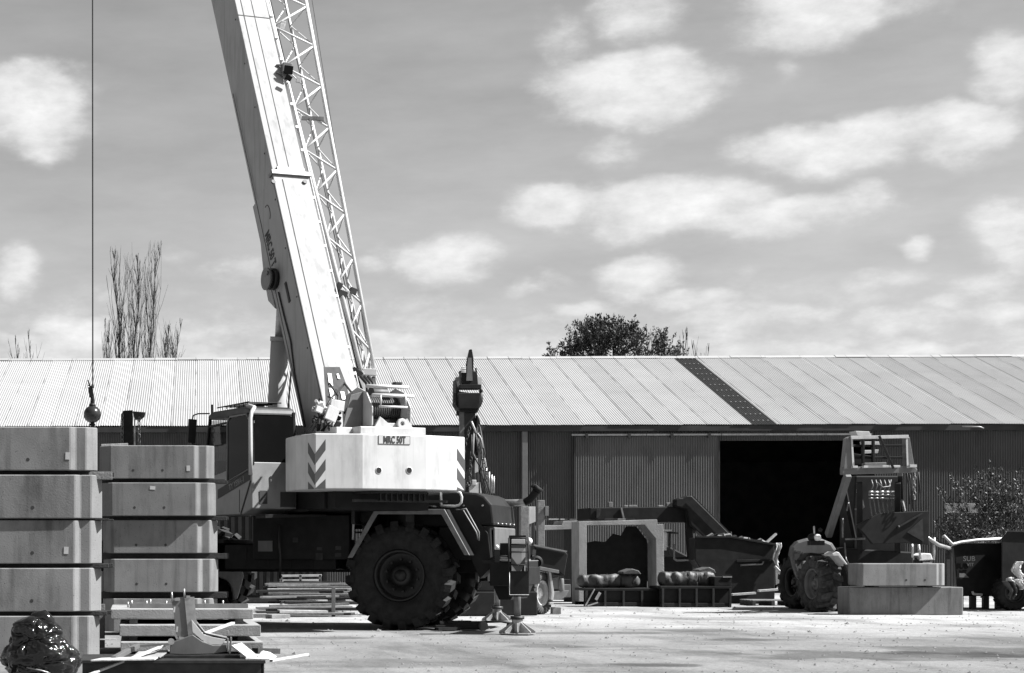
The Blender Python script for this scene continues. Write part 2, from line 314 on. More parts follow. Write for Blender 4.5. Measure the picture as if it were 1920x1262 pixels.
# loose stones
g=MB()
for i in range(2600):
    D=14+30*random.random()**1.3; x=(random.uniform(-60,1980)-PX)*D/F; r=random.uniform(.004,.016)*(1+D/60)
    if random.random()<.04:r*=2
    c=Vector((x,D,r*.2)); vs=[c+Vector((r*math.cos(a)*random.uniform(.7,1.3),r*math.sin(a)*random.uniform(.7,1.3),0)) for a in [k*PI*.4 for k in range(5)]]+[c+Vector((random.uniform(-.3,.3)*r,random.uniform(-.3,.3)*r,r*.8))]
    g.add(vs,[(k,(k+1)%5,5) for k in range(5)])
tag(g.build('gravel','stone'),'loose pale stones scattered over the yard','gravel',kind='stuff')
# ================================================================ shed
HF=frame(12.57,57.0,0,-2.2)
def lx(px,y=0,py=900): return hit(px,py,HF,0+1,y)[0]
EV=-.21
shed=thing('storage_shed','long iron-clad shed with a pale roof behind the yard','shed',HF.translation)
SM=HF.copy(); SM.translation=(0,0,0)
zE=hit(850,797,HF,1,EV)[2]; 
def ridge():
    # height of the ridge above a roof half span of 9.4 m
    return hit(900,671,HF,1,9.4)[2]
zR=ridge(); PT=.076
def corr(mb,x0,x1,A,B,amp=.011,pitch=PT,lap=0,seg=6):
    """corrugated sheet between line A=(y,z) and B=(y,z); x0..x1"""
    n=int((x1-x0)/pitch*seg); nrm=Vector((0,-(B[1]-A[1]),B[0]-A[0])).normalized()
    if nrm.y>0 and abs(nrm.z)<.1: nrm=-nrm
    vs=[]
    for i in range(n+1):
        x=x0+i*pitch/seg; h=amp*math.sin(2*PI*(x)/pitch)
        if lap:
            q=((x-x0)%lap)/lap; h+=.007*(1-q); rj=random.Random(int((x-x0)/lap)*7+3); e0=rj.uniform(-.03,.03); h+=rj.uniform(-.004,.004)
            sl=Vector((0,B[0]-A[0],B[1]-A[1])).normalized(); vs.append((x,A[0]+sl.y*e0+nrm.y*h,A[1]+sl.z*e0+nrm.z*h)); vs.append((x,B[0]+nrm.y*h,B[1]+nrm.z*h)); continue
        for (y,z) in (A,B): vs.append((x,y+nrm.y*h,z+nrm.z*h))
    mb.add(vs,[(2*i,2*i+1,2*i+3,2*i+2) for i in range(n)],True)
def roof_mat():
    m=mat('zinc_roof_iron',.295,.5,.25,.05,.6,dirt=.07,dscale=.8,spec=.3); nt=m.node_tree; N=nt.nodes; L=nt.links
    b=N['Principled BSDF']; src=b.inputs['Base Color'].links[0].from_socket; tc=N.new('ShaderNodeTexCoord'); s=N.new('ShaderNodeSeparateXYZ')
    mp=N.new('ShaderNodeMapping'); mp.vector_type='POINT'; mp.inputs['Rotation'].default_value=(0,0,R(2.2)); L.new(tc.outputs['Object'],mp.inputs[0]); L.new(mp.outputs[0],s.inputs[0])
    d=N.new('ShaderNodeMath'); d.operation='DIVIDE'; L.new(s.outputs[0],d.inputs[0]); d.inputs[1].default_value=.76
    f=N.new('ShaderNodeMath'); f.operation='FRACT'; L.new(d.outputs[0],f.inputs[0])
    n=N.new('ShaderNodeTexNoise'); n.inputs['Scale'].default_value=.9; L.new(tc.outputs['Object'],n.inputs['Vector'])
    th=N.new('ShaderNodeMapRange'); L.new(n.outputs[0],th.inputs[0]); th.inputs[1].default_value=.35; th.inputs[2].default_value=.65; th.inputs[3].default_value=.0; th.inputs[4].default_value=.05
    c=N.new('ShaderNodeMath'); c.operation='LESS_THAN'; L.new(f.outputs[0],c.inputs[0]); L.new(th.outputs[0],c.inputs[1])
    r=N.new('ShaderNodeMapRange'); L.new(c.outputs[0],r.inputs[0]); r.inputs[3].default_value=1; r.inputs[4].default_value=.45
    # each sheet has weathered a little differently
    fl=N.new('ShaderNodeMath'); fl.operation='FLOOR'; L.new(d.outputs[0],fl.inputs[0]); wn=N.new('ShaderNodeTexWhiteNoise'); wn.noise_dimensions='1D'; L.new(fl.outputs[0],wn.inputs['W'])
    r2=N.new('ShaderNodeMapRange'); L.new(wn.outputs['Value'],r2.inputs[0]); r2.inputs[3].default_value=.93; r2.inputs[4].default_value=1.05
    mu=N.new('ShaderNodeVectorMath'); mu.operation='MULTIPLY'; L.new(src,mu.inputs[0]); L.new(r.outputs[0],mu.inputs[1])
    m2=N.new('ShaderNodeVectorMath'); m2.operation='MULTIPLY'; L.new(mu.outputs[0],m2.inputs[0]); L.new(r2.outputs[0],m2.inputs[1]); L.new(m2.outputs[0],b.inputs['Base Color'])
    return m
M['roof']=roof_mat()
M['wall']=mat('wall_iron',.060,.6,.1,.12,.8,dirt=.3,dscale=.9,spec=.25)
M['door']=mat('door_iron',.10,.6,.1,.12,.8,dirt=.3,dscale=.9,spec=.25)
M['skyl']=mat('skylight_sheet',.014,.35,0,.3,6,spec=.3)
XL=lx(-700); XR=lx(2300)
sk0=lx(1412,-.35,790); sk1=lx(1458,-.35,790)
sk0=XL+round((sk0-XL)/PT)*PT; sk1=sk0+.76
# roof: eave to ridge and the far slope
mb=MB(SM)
corr(mb,XL,sk0,(EV,zE),(9.4,zR),.0115,PT,.76); corr(mb,sk1,XR,(EV,zE),(9.4,zR),.0115,PT,.76)
corr(mb,XL,XR,(19.15,zE),(9.4,zR))
roof=mb.build('roof','roof',shed)
mb=MB(SM); corr(mb,sk0,sk1,(EV,zE-.01),(9.4,zR-.01),.0115); sk=mb.build('skylight','skyl',shed); sk['label']='dark sheet strip across the pale roof'
mb=MB(SM)
for i in range(12):
    for j in range(4):
        t=(i+.5)/12; x=sk0+.15+j*.152; y=EV+(9.4-EV)*t; z=zE+(zR-zE)*t+.012; mb.cbox((x,y,z+.008),(.04,.07,.012),(18.5,0,0))
mb.build('roof_screw','steel',shed)['label']='pale screw washers on the dark sheet'
mb=MB(SM)
nseg=40
for i in range(nseg):
    x0=XL+(XR-XL)*i/nseg; x1=XL+(XR-XL)*(i+1)/nseg-.012; dz=random.uniform(-.012,.014)
    mb.prism([(9.15,zR-.055+dz),(9.38,zR+.045+dz),(9.42,zR+.045+dz),(9.65,zR-.055+dz),(9.6,zR-.075+dz),(9.4,zR+.01+dz),(9.2,zR-.075+dz)],x0,x1,0)
mb.build('ridge_cap','roof',shed)
M['fascia']=mat('fascia',.03,.7,0,.3,2,spec=.2)
mb=MB(SM); mb.box(XL,XR,-.19,-.16,zE-.20,zE-.03); mb.box(XL,XR,-.16,-.02,zE-.20,zE-.17); mb.build('fascia_board','fascia',shed)
op0=lx(1350,-.05); op1=lx(1640,0); d0=lx(1078,-.14); d1=lx(1348,-.14)
mb=MB(SM); zT=zE-.12
corr(mb,XL,op0,(0,-.05),(0,zT),.019); corr(mb,op0,op1,(0.002,zE-.5),(0.002,zT))
mb.box(XL-.02,XL,0,18.8,-.05,zT); mb.box(XR,XR+.02,0,18.8,-.05,zT)
for x in (XL-.02,XR): mb.prism([(0,zT),(18.8,zT),(9.4,zR-.05)],x,x+.02,0)
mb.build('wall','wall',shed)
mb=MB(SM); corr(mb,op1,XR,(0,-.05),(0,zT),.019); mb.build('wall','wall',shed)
mb=MB(SM); mb.box(XL,XR,18.82,18.84,-.05,zT); mb.box(XL,XR,.07,.09,-.05,zT) if False else None
mb.box(XL,op0-.05,.06,.08,-.05,zT); mb.box(op1+.05,XR,.06,.08,-.05,zT)
mb.add([(XL,.1,zE-.25),(XR,.1,zE-.25),(XR,9.4,zR-.15),(XL,9.4,zR-.15),(XR,18.8,zE-.25),(XL,18.8,zE-.25)],[(0,1,2,3),(3,2,4,5)])  # dark sheets added below the roof to hide its bright underside
mb.build('back_wall_and_added_lining','inside',shed)
mb=MB(SM); px=lx(983,-.05); mb.box(px-.085,px+.085,-.16,-.02,0,zE-.2); mb.build('downpipe_post','mid',shed,.01)
# sliding door
mb=MB(SM); corr(mb,d0,d1,(-.11,.08),(-.11,zE-.36),.019); dr=mb.build('sliding_door','door',shed)
mb=MB(SM)
for x in (d0-.03,d1-.01): mb.box(x,x+.04,-.145,-.07,.05,zE-.35)
for z in (.1,1.8,3.4,zE-.42): mb.box(d0,d1,-.085,-.06,z,z+.08)
mb.build('door_frame','fascia',dr)
mb=MB(SM); x0=lx(1072,-.2)
while x0<lx(1606,-.2):
    mb.box(x0,x0+2.3,-.215,-.17,zE-.345,zE-.29); x0+=2.32
mb.build('door_rail','steel',shed)
mb=MB(SM)
for px in (1100,1180,1260,1330): x=lx(px,-.2); mb.box(x-.04,x+.04,-.235,-.13,zE-.42,zE-.27)
mb.build('door_roller','darksteel',shed)
mb=MB(SM); x=lx(1822,-.4); mb.tube([(x-.3,-.42,zE-.1),(x+.25,-.42,zE-.115),(x+.36,-.42,zE-.16)],.02,6); mb.build('gutter_strap','galv',shed)
# ================================================================ trees behind the shed
def bough(mb,p,d,l,r,depth,lst=None,spread=.35,up=.25,n=5):
    pts=[p.copy()];rr=[r]
    for i in range(n):
        d=(d+Vector((random.gauss(0,.07),random.gauss(0,.07),up*.12))).normalized(); p=p+d*l/n; pts.append(p.copy()); rr.append(max(.012,r*(1-.75*(i+1)/n)))
    mb.tube(pts,rr,5,False)
    if lst is not None and depth<=1: lst+= pts[1:]
    if depth>0:
        for i in range(1,n+1):
            for _ in range(2 if depth>1 else 2):
                if random.random()<.85:
                    a=random.uniform(0,2*PI); nd=(d+Vector((math.cos(a),math.sin(a),0))*spread*random.uniform(.5,1.2)+Vector((0,0,up))).normalized()
                    bough(mb,pts[i],nd,l*random.uniform(.3,.5),rr[i]*.6,depth-1,lst,spread,up,4)
def bare(px,ptop,D,lean,label,r=.1,nb=2,depth=2,fan=0,group='bare trees behind the shed'):
    s=D/F; b=Vector(((px-PX)*s,D,0)); ht=(H+(HY-ptop)*s)*.97
    t=thing('bare_tree',label,'tree',b,group); mb=MB(); cr=MB(); pts=[];rr=[]
    n=14
    for i in range(n+1):
        q=i/n; pts.append(Vector((lean*q*q+.10*math.sin(i*1.7+px)*q,.1*math.sin(i),ht*q))); rr.append(max(.014,r*(1-q*.93)))
    mb.tube(pts,rr,6)
    for i in range(6,n+1):
        q=i/n
        for _ in range(nb+3):
            a=random.uniform(0,2*PI); d=Vector((math.cos(a)*.17,math.sin(a)*.17,1)).normalized(); L_=max(.4,(1.06-q)*ht*random.uniform(.25,.75))
            p=pts[i].copy(); P_=[p.copy()]; R_=[max(.02,rr[i]*.4)]
            for k in range(5):
                d=(d+Vector((random.gauss(0,.05),random.gauss(0,.05),.14))).normalized(); p=p+d*L_/5; P_.append(p.copy()); R_.append(max(.007,R_[0]*(1-.8*(k+1)/5)))
                if depth>1 and random.random()<.8:
                    for _2 in range(2):
                        d2=(d+Vector((random.gauss(0,.3),random.gauss(0,.3),.3))).normalized(); l2=L_*random.uniform(.12,.3); cr.tube([p,p+d2*l2*.5,p+d2*l2+Vector((0,0,l2*.15))],[.012,.009,.005],3,False)
            cr.tube(P_,R_,4,False)
    mb.build('trunk','bark',t); cr.build('crown','bark',t)
bare(234,470,92,-.55,'bare upright tree, leftmost of the three tall ones left of the crane',.13,1,2)
bare(245,475,93,.45,'bare upright tree, middle one of the three tall ones left of the crane',.12,1,2)
bare(266,462,92,.85,'bare tree leaning right, rightmost of the three tall ones left of the crane',.12,1,2)
bare(212,600,96,-.4,'small thin bare sapling left of the three tall bare trees',.06,1,2)
bare(297,612,95,.5,'short bushy bare tree right of the three tall bare trees',.08,2,2)
bare(311,600,97,.7,'short thin bare sapling nearest the crane boom',.06,1,2)
bare(24,632,95,.2,'faint bare sapling above the roof at the far left',.035,-1,2)
bare(50,622,96,.2,'second faint bare sapling above the roof at the far left',.035,-1,2)
bare(1213,612,84,.1,'single thin bare stem between the two leafy trees',.04,0,1)
bare(1284,622,86,.05,'thin bare tree just right of the small leafy tree',.03,0,2)
bare(1300,640,86,.1,'very thin bare stem among the twigs right of the leafy trees',.02,0,1)
bare(1322,645,86,.1,'rightmost thin bare sapling above the roof',.02,0,1)
def leafy(name,px,half,ytop,D,label,N,lobes,group=None,m='leaf',ls=.16,trunk=True,tw=.75,spr=1.0,up=.9):
    s=D/F; b=Vector(((px-PX)*s,D,0)); ht=H+(HY-ytop)*s; t=thing(name,label,'tree' if name!='shrub' else 'shrub',b,group)
    tr=MB(); cr=MB()
    if trunk: tr.tube([(0,0,0),(.1,0,ht*.3),(0,0,ht*.6)],[.25,.2,.14],8)
    tot=sum(l[4] for l in lobes)
    for (lx_,ly,w,h,wt) in lobes:   # lobes in photo px: centre, half width, half height, weight
        cx=(lx_-px)*s; cz=H+(HY-ly)*s; rw=w*s; rh=h*s; ns=int(N*wt/tot/26)
        st=Vector((cx*.5,0,max(.05,cz-rh*1.6)))
        for k in range(ns):
            while True:
                q=Vector((random.uniform(-1,1),random.uniform(-1,1),random.uniform(-1,1)))
                if .1<q.length<1: break
            c=Vector((cx+q.x*rw,q.y*rw*.8,cz+q.z*rh)); l=tw*random.uniform(.5,1.25)
            d=(Vector((q.x*.9,q.y*.6,max(0,q.z)*.6+up))+Vector((random.gauss(0,.25),random.gauss(0,.25),0))).normalized(); e_=c+d*l
            if k%3==0: tr.tube([st,(st+c)/2+Vector((random.gauss(0,.08),0,.08)),c],[.05*ls/.16,.03*ls/.16,.014*ls/.16],4,False)
            tr.tube([c-d*l*.3,c,e_],[.012*ls/.16,.01*ls/.16,.005],3,False)
            for j in range(26):
                u=random.random()**.8; p=c+d*l*u+Vector((random.gauss(0,1),random.gauss(0,1),random.gauss(0,1)))*.07*spr*(1.25-u)*ls/.12
                a=(d*.7+Vector((random.gauss(0,.6),random.gauss(0,.6),random.gauss(.1,.5)))).normalized(); L_=ls*random.uniform(.6,1.25); w_=L_*.42
                e=a.cross(Vector((random.gauss(0,1),random.gauss(0,1),random.gauss(0,1)))).normalized()
                cr.add([p,p+a*L_*.5+e*w_*.5,p+a*L_,p+a*L_*.5-e*w_*.5],[(0,1,2,3)])
    tr.build('trunk','bark',t); cr.build('crown',m,t)
leafy('leafy_tree',1130,95,600,82,'broad dark leafy tree rising above the middle of the roof',9500,
 [(1128,640,34,22,.9),(1105,655,34,20,.6),(1172,645,28,20,.6),(1052,676,22,10,.25),(1075,662,14,12,.2),(1200,668,12,20,.2),(1130,690,75,24,.7),(1098,632,10,10,.12),(1180,625,8,8,.1),(1150,622,12,8,.12),(1120,622,8,8,.1)],ls=.15)
leafy('leafy_tree',1250,30,620,83,'small narrow leafy tree right of the broad leafy tree',1500,[(1243,650,5,16,.4),(1256,672,16,10,.5),(1240,670,10,12,.4)],ls=.14)
# ================================================================ shrub and fence at the right end of the shed
s=50/F
leafy('shrub',1845,75,885,50,'large dark leafy shrub overgrowing the boards right of the telehandler',7800,
 [(1850,925,40,22,.22),(1795,940,20,26,.10),(1895,935,36,24,.22),(1830,990,60,16,.5),(1860,965,24,12,.3),(1900,985,34,22,.4),(1795,1010,30,14,.3),(1850,1030,80,24,.8)],ls=.085,trunk=False,tw=.6,spr=1.3)
fb=thing('board_fence','pale horizontal fence boards half hidden in the shrub','fence',W(1840,1035,51.2)-Vector((0,0,1.3)))
o=Vector(fb.location)
for (a,b,y0,y1) in ((1772,1908,944,962),(1775,1905,992,1030)):
    mb=MB(); A=W(a,y0,51.2)-o; B=W(b,y1,51.2)-o; mb.box(A.x,B.x,-.02,.02,B.z,A.z); mb.build('board','fence',fb,.004)
for p in (1776,1842,1904):
    mb=MB(); A=W(p,938,51.3)-o; mb.box(A.x-.05,A.x+.05,.03,.12,0,A.z); mb.build('post','woodd',fb,.004)
# ================================================================ mobile crane
CL_=Vector((2.95,32.3,0))
crane=thing('mobile_crane','large pale rough-terrain crane with raised boom standing in the yard','crane',CL_)
Tm=Matrix.Translation(-CL_)
SFw=frame(4.07,28.5,0,20); CFw=frame(2.95,32.3,0,-22)
SF=Tm@SFw; CF=Tm@CFw
def sh(px,py,ax,v): return hit(px,py,SFw,ax,v)
def ch(px,py,ax,v): return hit(px,py,CFw,ax,v)
# ---- wheels
def wheel(parent,X,Rr,w,rim,lugs,mt,mr,lugd=.045,name='wheel',bolts=10,face=-1):
    """axis along local Y of X, outer face at -Y"""
    hw=w/2
    b=MB(X); prof=[(rim*1.0,-hw*.62),(rim*.98,-hw*.75),(rim*.90,-hw*.72),(rim*.86,-hw*.45),(rim*.82,-hw*.1),(rim*.45,-hw*.05),(rim*.42,-hw*.35),(rim*.28,-hw*.45),(0.001,-hw*.45)]
    b.lathe(prof,36); b.lathe([(rim,hw*.7),(rim*.85,hw*.5),(rim*.8,hw*.1),(rim*.82,-hw*.1)],36)
    wh=b.build(name,mr,parent)
    if Rr>.55 and mr!='riml':
        for i in range(bolts):
            a=2*PI*i/bolts; b=MB(X); b.cyl((rim*.62*math.cos(a),-hw*.1-.05,rim*.62*math.sin(a)),(rim*.62*math.cos(a),-hw*.1,rim*.62*math.sin(a)),.022,6); b._build('wheel_nut',mr,wh)
    b=MB(X)
    b.lathe([(rim*.22,-hw*.62),(rim*.24,-hw*.4)],16); b.lathe([(0.001,-hw*.64),(rim*.22,-hw*.62)],16); b.build('hub',mr,wh)
    b=MB(X); Rc=Rr-lugd
    half=[(rim,-hw*.66),(rim*1.02,-hw*.80),(rim+(Rc-rim)*.35,-hw*.97),(rim+(Rc-rim)*.65,-hw*1.0),(Rc-.03,-hw*.93),(Rc,-hw*.80),(Rc+.012,0)]
    prof=half+[(r,-y) for r,y in reversed(half[:-1])]
    b.lathe(prof,56)
    if lugs:
        for sd in (-1,1):
            for i in range(lugs):
                a0=2*PI*(i+(.5 if sd>0 else 0))/lugs; skew=.30
                sec=[]
                for k,(q,rr) in enumerate(((.02,Rc),(.5,Rc),(.92,Rc-.004),(1.015,Rc-.075))):
                    a=a0+skew*(1-q)*.55*PI/ lugs*10*.35; sec.append((a,sd*hw*q,rr))
                vs=[];da=PI/lugs*.55
                for a,y,rr in sec:
                    for dd,hh in ((-1,-.02),(-.8,lugd),(.8,lugd),(1,-.02)):
                        r_=rr+hh*(1 if y*sd<hw*.98 else .6); vs.append((r_*math.cos(a+dd*da),y,r_*math.sin(a+dd*da)))
                fs=[]
                for k in range(3):
                    for j in range(3): fs.append((k*4+j,k*4+j+1,k*4+4+j+1,k*4+4+j))
                fs+=[(0,1,2,3),(12,13,14,15)]
                b.add(vs,fs)
    b.build('tyre',mt,wh)
    return wh
Tw=.74; Rw=.915
for (a,y) in ((2.14,-1.06),(-2.15,-1.06),(2.1,1.06),(-2.15,1.06)):
    X=CF@Matrix.Translation((a,y,Rw-.01))@Matrix.Rotation(R(random.uniform(0,20)),4,'Y')
    if y>0: X=X@Matrix.Rotation(PI,4,'Z')
    wheel(crane,X,Rw,Tw,.44,20,'tyre','rimd',.075)
# ---- carrier
mb=MB(CF)
mb.box(-4.1,4.0,-.5,.5,.95,1.45)
for a in(2.1,-2.15): mb.box(a-.16,a+.16,-.9,.9,.78,1.1); mb.sphere((a,0,.94),.3)
mb.box(-3.3,-1.0,-1.2,1.2,1.45,1.52); mb.box(-4.3,-3.1,-1.2,1.2,1.1,1.5)
mb.box(-1.0,1.0,-1.15,-.5,1.0,1.42); mb.box(-1.0,1.0,.5,1.15,1.0,1.42)
for a in (-.6,-.2,.2,.6): mb.box(a-.01,a+.01,-1.16,-1.14,1.02,1.40)
mb.box(1.0,3.2,-1.25,1.25,1.94,1.97) if False else None
mb.build('chassis','black',crane,.01)
mb=MB(CF); mb.box(3.62,4.02,-1.18,1.18,.74,1.14); mb.box(3.62,3.80,-1.1,1.1,1.14,1.22)
mb.prism([(3.6,.74),(4.0,.74),(3.9,.5),(3.7,.5)],-.8,.8,1); mb.build('rear_bumper','black',crane,.02)
mb=MB(CF); mb.beam((3.7,-1.1,1.17),(4.3,-1.35,1.17),.08,.03); mb.box(3.94,4.02,-1.2,1.2,1.141,1.155); mb.build('bumper_step','galv',crane)
# fenders
def nearp(px,py,y=-1.32): q=ch(px,py,1,y); return (q[0],q[2])
P=[nearp(*p) for p in ((655,1046),(706,955),(836,955),(883,1041))]
mb=MB(CF)
for i in range(3): mb.beam((P[i][0],-1.36,P[i][1]),(P[i+1][0],-1.36,P[i+1][1]),.10,.09,(0,1,0)) if False else None
q=.085
ins=[(P[0][0]+q,P[0][1]-.0),(P[1][0]+q*.55,P[1][1]-q),(P[2][0]-q*.6,P[2][1]-q),(P[3][0]-q*1.0,P[3][1])]
mb.prism([P[0],P[1],P[2],P[3],ins[3],ins[2],ins[1],ins[0]],-1.44,-1.40,1)
fen=mb.build('fender','steel',crane,.006); fen['label']='grey angular edging over the near rear wheel'
mb=MB(CF)
for i in range(3):
    a,b=P[i],P[i+1]; d=Vector((b[0]-a[0],b[1]-a[1])).normalized(); nn=Vector((-d.y,d.x))*.015
    mb.prism([(a[0],a[1]),(b[0],b[1]),(b[0]-nn.x,b[1]-nn.y-.01),(a[0]-nn.x,a[1]-nn.y-.01)],-1.40,-.55,1)
    mb.prism([(a[0],a[1]),(b[0],b[1]),(b[0]-nn.x,b[1]-nn.y-.01),(a[0]-nn.x,a[1]-nn.y-.01)],.55,1.40,1)
mb.build('mudguard_plate','black',crane)
mb=MB(CF); mb.box(P[1][0]-.4,P[1][0]+.95,-1.38,-.2,P[1][1]+.03,P[1][1]+.055); mb.box(P[1][0]-.42,P[1][0]-.36,-1.38,-.9,P[1][1]-.25,P[1][1]+.05)
mb.prism([(P[1][0]-.40,P[1][1]+.02),(P[1][0]+.05,P[1][1]+.02),(P[1][0]-.3,P[1][1]-.45)],-1.0,-.97,1); mb.build('deck_plate','darksteel',crane,.004)
# engine hood
yh=-1.0
prof=[nearp(a,b,yh) for a,b in ((728,990),(731,953),(742,941),(795,926),(850,921),(893,924))]
xr=3.62; zt=prof[-1][1]
prof+= [(xr-.12,zt-.06),(xr,zt-.20),(xr+.04,nearp(914,985,yh)[1]),(prof[0][0],prof[0][1])]
seen=[];[seen.append(p) for p in prof if p not in seen]
mb=MB(CF); mb.prism(seen,yh,1.0,1); hd=mb.build('engine_hood','black',crane,.035)
mb=MB(CF); zl=nearp(914,985,yh)[1]
mb.prism([(2.75,zl-.005),(xr-.02,zl-.005),(xr+.0,1.17),(2.6,1.17)],-1.0,1.0,1); mb.build('engine_bay','black',crane,.03)
mb=MB(CF)
mb.prism([(-.93,zl-.03),(.93,zl-.03),(.98,zl-.65),(-.90,zl-.65)],xr+.005,xr+.045,0); ep=mb.build('rear_panel','mid',crane,.02); ep['label']='light grey panel closing the rear end'
mb=MB(CF)
for k in range(5): a=-.75+.37*k; mb.cyl((xr+.03,a,zl+.03),(xr+.07,a,zl+.03),.014,8)
for px,py in ((834,948),(870,948),(905,948)): q=nearp(px,py,yh-.002); mb.cyl((q[0],yh-.03,q[1]),(q[0],yh,q[1]),.016,8)
mb.build('hood_latch','galv',hd)
mb=MB(CF)  # steps, tubes beside the hood
pts=[nearp(p,q,-1.2) for p,q in ((855,956),(868,956),(893,998),(896,1012))]
mb.tube([(a,-1.2,b) for a,b in pts],.013,6); pts=[nearp(p,q,-1.28) for p,q in ((862,956),(874,954),(898,998),(898,1014))]; mb.tube([(a,-1.28,b) for a,b in pts],.013,6)
mb.build('grab_rail','steel',crane)
# side fender skirt between wheel and bumper
mb=MB(CF); pl=[nearp(p,q,-1.02) for p,q in ((845,960),(880,958),(915,1000),(922,1062),(900,1085),(888,1060))]; mb.prism(pl,-1.02,-.6,1); mb.build('rear_skirt','black',crane,.01)
# handrail
mb=MB(CF); yr_=-1.30
def rp(p,q,y=yr_): v=ch(p,q,1,y); return tuple(v)
pts=[rp(662,1012),rp(663,975),rp(663,930),rp(666,925),rp(672,922),rp(740,921),rp(820,921),rp(856,921),rp(863,924),rp(866,932),rp(865,942),rp(861,947),rp(853,949),rp(828,949)]
mb.tube(pts,.021,8); mb.tube([rp(827,922),rp(827,949)],.019,8); mb.tube([rp(706,922),rp(706,955)],.021,8); mb.tube([rp(689,923,-.6),rp(689,952,-.6)],.018,8)
mb.build('handrail','white',crane)['label']='pale tube handrail above the near rear wheel'
mb=MB(CF); mb.tube([(3.3,.85,2.16),(3.72,.85,2.16),(3.85,.85,2.17)],.06,14); e=mb.build('exhaust_pipe','galv',crane)
mb=MB(CF); mb.tube([(3.84,.85,2.165),(3.93,.85,2.21),(4.02,.85,2.32),(4.06,.85,2.39)],[.065,.07,.07,.065],14); mb.cyl((4.04,.85,2.37),(4.09,.85,2.43),.09,12); mb.box(3.96,4.0,.78,.92,2.42,2.46); mb.build('exhaust_elbow','black',e)
# notices and clutter on the carrier's side
mb=MB(CF)
for (p,q,r_,s_) in ((484,1014,511,1034),): 
    a=ch(p,q,1,-1.27); b=ch(r_,s_,1,-1.27); mb.box(a[0],b[0],-1.275,-1.27,b[2],a[2])
nb=MB(CF); a=ch(474,1005,1,-1.265); b=ch(655,1060,1,-1.265); nb.box(a[0],b[0],-1.265,-.9,b[2]+.1,a[2]+.35); tb=nb.build('tool_locker','black',crane,.01)
mb.build('notice_plate','mid',tb)
mb=MB(CF)
for (p,q,r_,s_) in ((549,1008,559,1017),(594,1026,604,1032),(592,1037,605,1050),(629,1024,640,1031),(628,1037,640,1044)):
    a=ch(p,q,1,-1.27); b=ch(r_,s_,1,-1.27); mb.box(a[0],b[0],-1.275,-1.27,b[2],a[2])
mb.build('warning_sticker','darksteel',tb)
mb=MB(CF)
q=[rp(524,985,-1.3),rp(524,1025,-1.3),rp(526,1040,-1.3),rp(525,1085,-1.3)]; mb.tube(q,.02,8)
for (a,b,c,d) in ((618,999,690,998),(620,984,693,983),(622,1004,640,1006)): mb.tube([rp(a,b,-1.1),rp(c,d,-1.1)],.016,6)
mb.build('grab_bar','darksteel',crane)
mb=MB(CF)
for (a,b,w_,h_) in ((633,980,22,9),(628,978,8,6),(645,976,9,12),(600,1000,8,4)):
    p=rp(a,b,-1.05); mb.cbox(p,(w_/105,.12,h_/105))
mb.build('valve_cover','steel',crane,.01)
mb=MB(CF)
for k in range(3):
    q0=rp(668+6*k,925+3*k,-.9); q1=rp(676+5*k,950,-.9); q2=rp(664+7*k,968,-.9); mb.tube([q0,((Vector(q0)+Vector(q1))/2+Vector((.05,0,0))),q1,q2],.014,6)
mb.build('hydraulic_hose','darksteel',crane)
# ---- outriggers
def outrigger(jx,jy,zb,front,lab):
    o=MB(CF); s=-1 if jy<0 else 1
    o.box(jx-.15,jx+.15,min(s*1.1,jy-.0*s),max(s*1.1,jy),.78,1.06)
    ob=o.build('outrigger_beam','black',crane,.012); ob['label']=lab
    o=MB(CF); o.cyl((jx,jy,.98),(jx,jy,zb),.055,16); o.build('jack_rod','steel',ob)
    o=MB(CF); o.box(jx-.13,jx+.13,jy-.13,jy+.13,.72,1.08); o.cyl((jx,jy,1.06),(jx,jy,1.50),.10,18); o.build('jack_housing','black',ob,.008)
    o=MB(CF); r=.29; 
    o.cyl((jx,jy,.012),(jx,jy,.03),r,8); o.cyl((jx,jy,.03),(jx,jy,.24),.085,14)
    for k in range(8):
        a=PI*k/4+.2; c,sn=math.cos(a),math.sin(a); u=Vector((c,sn,0)); v=Vector((-sn,c,0))*.011
        b0=Vector((jx,jy,0)); tri=[b0+u*.06+Vector((0,0,.21)),b0+u*(r-.01)+Vector((0,0,.055)),b0+u*(r-.01)+Vector((0,0,.03)),b0+u*.06+Vector((0,0,.03))]
        o.add([p+v for p in tri]+[p-v for p in tri],[(0,1,2,3),(4,5,6,7),(0,1,5,4),(1,2,6,5),(2,3,7,6),(3,0,4,7)])
    o.build('jack_float','galv',ob,.002)
    o=MB(CF); o.lathe([(.06,0),(.11,.01),(.11,.05),(.06,.06)],14,Matrix.Translation((jx,jy,.235))@Matrix.Rotation(PI/2,4,'X')); o.build('float_collar','darksteel',ob)
    return ob
j1=ch(970,1190,2,0); ob=outrigger(j1[0],j1[1],.22,1,'near outrigger with a chevron-painted jack')
jx,jy=j1[0],j1[1]
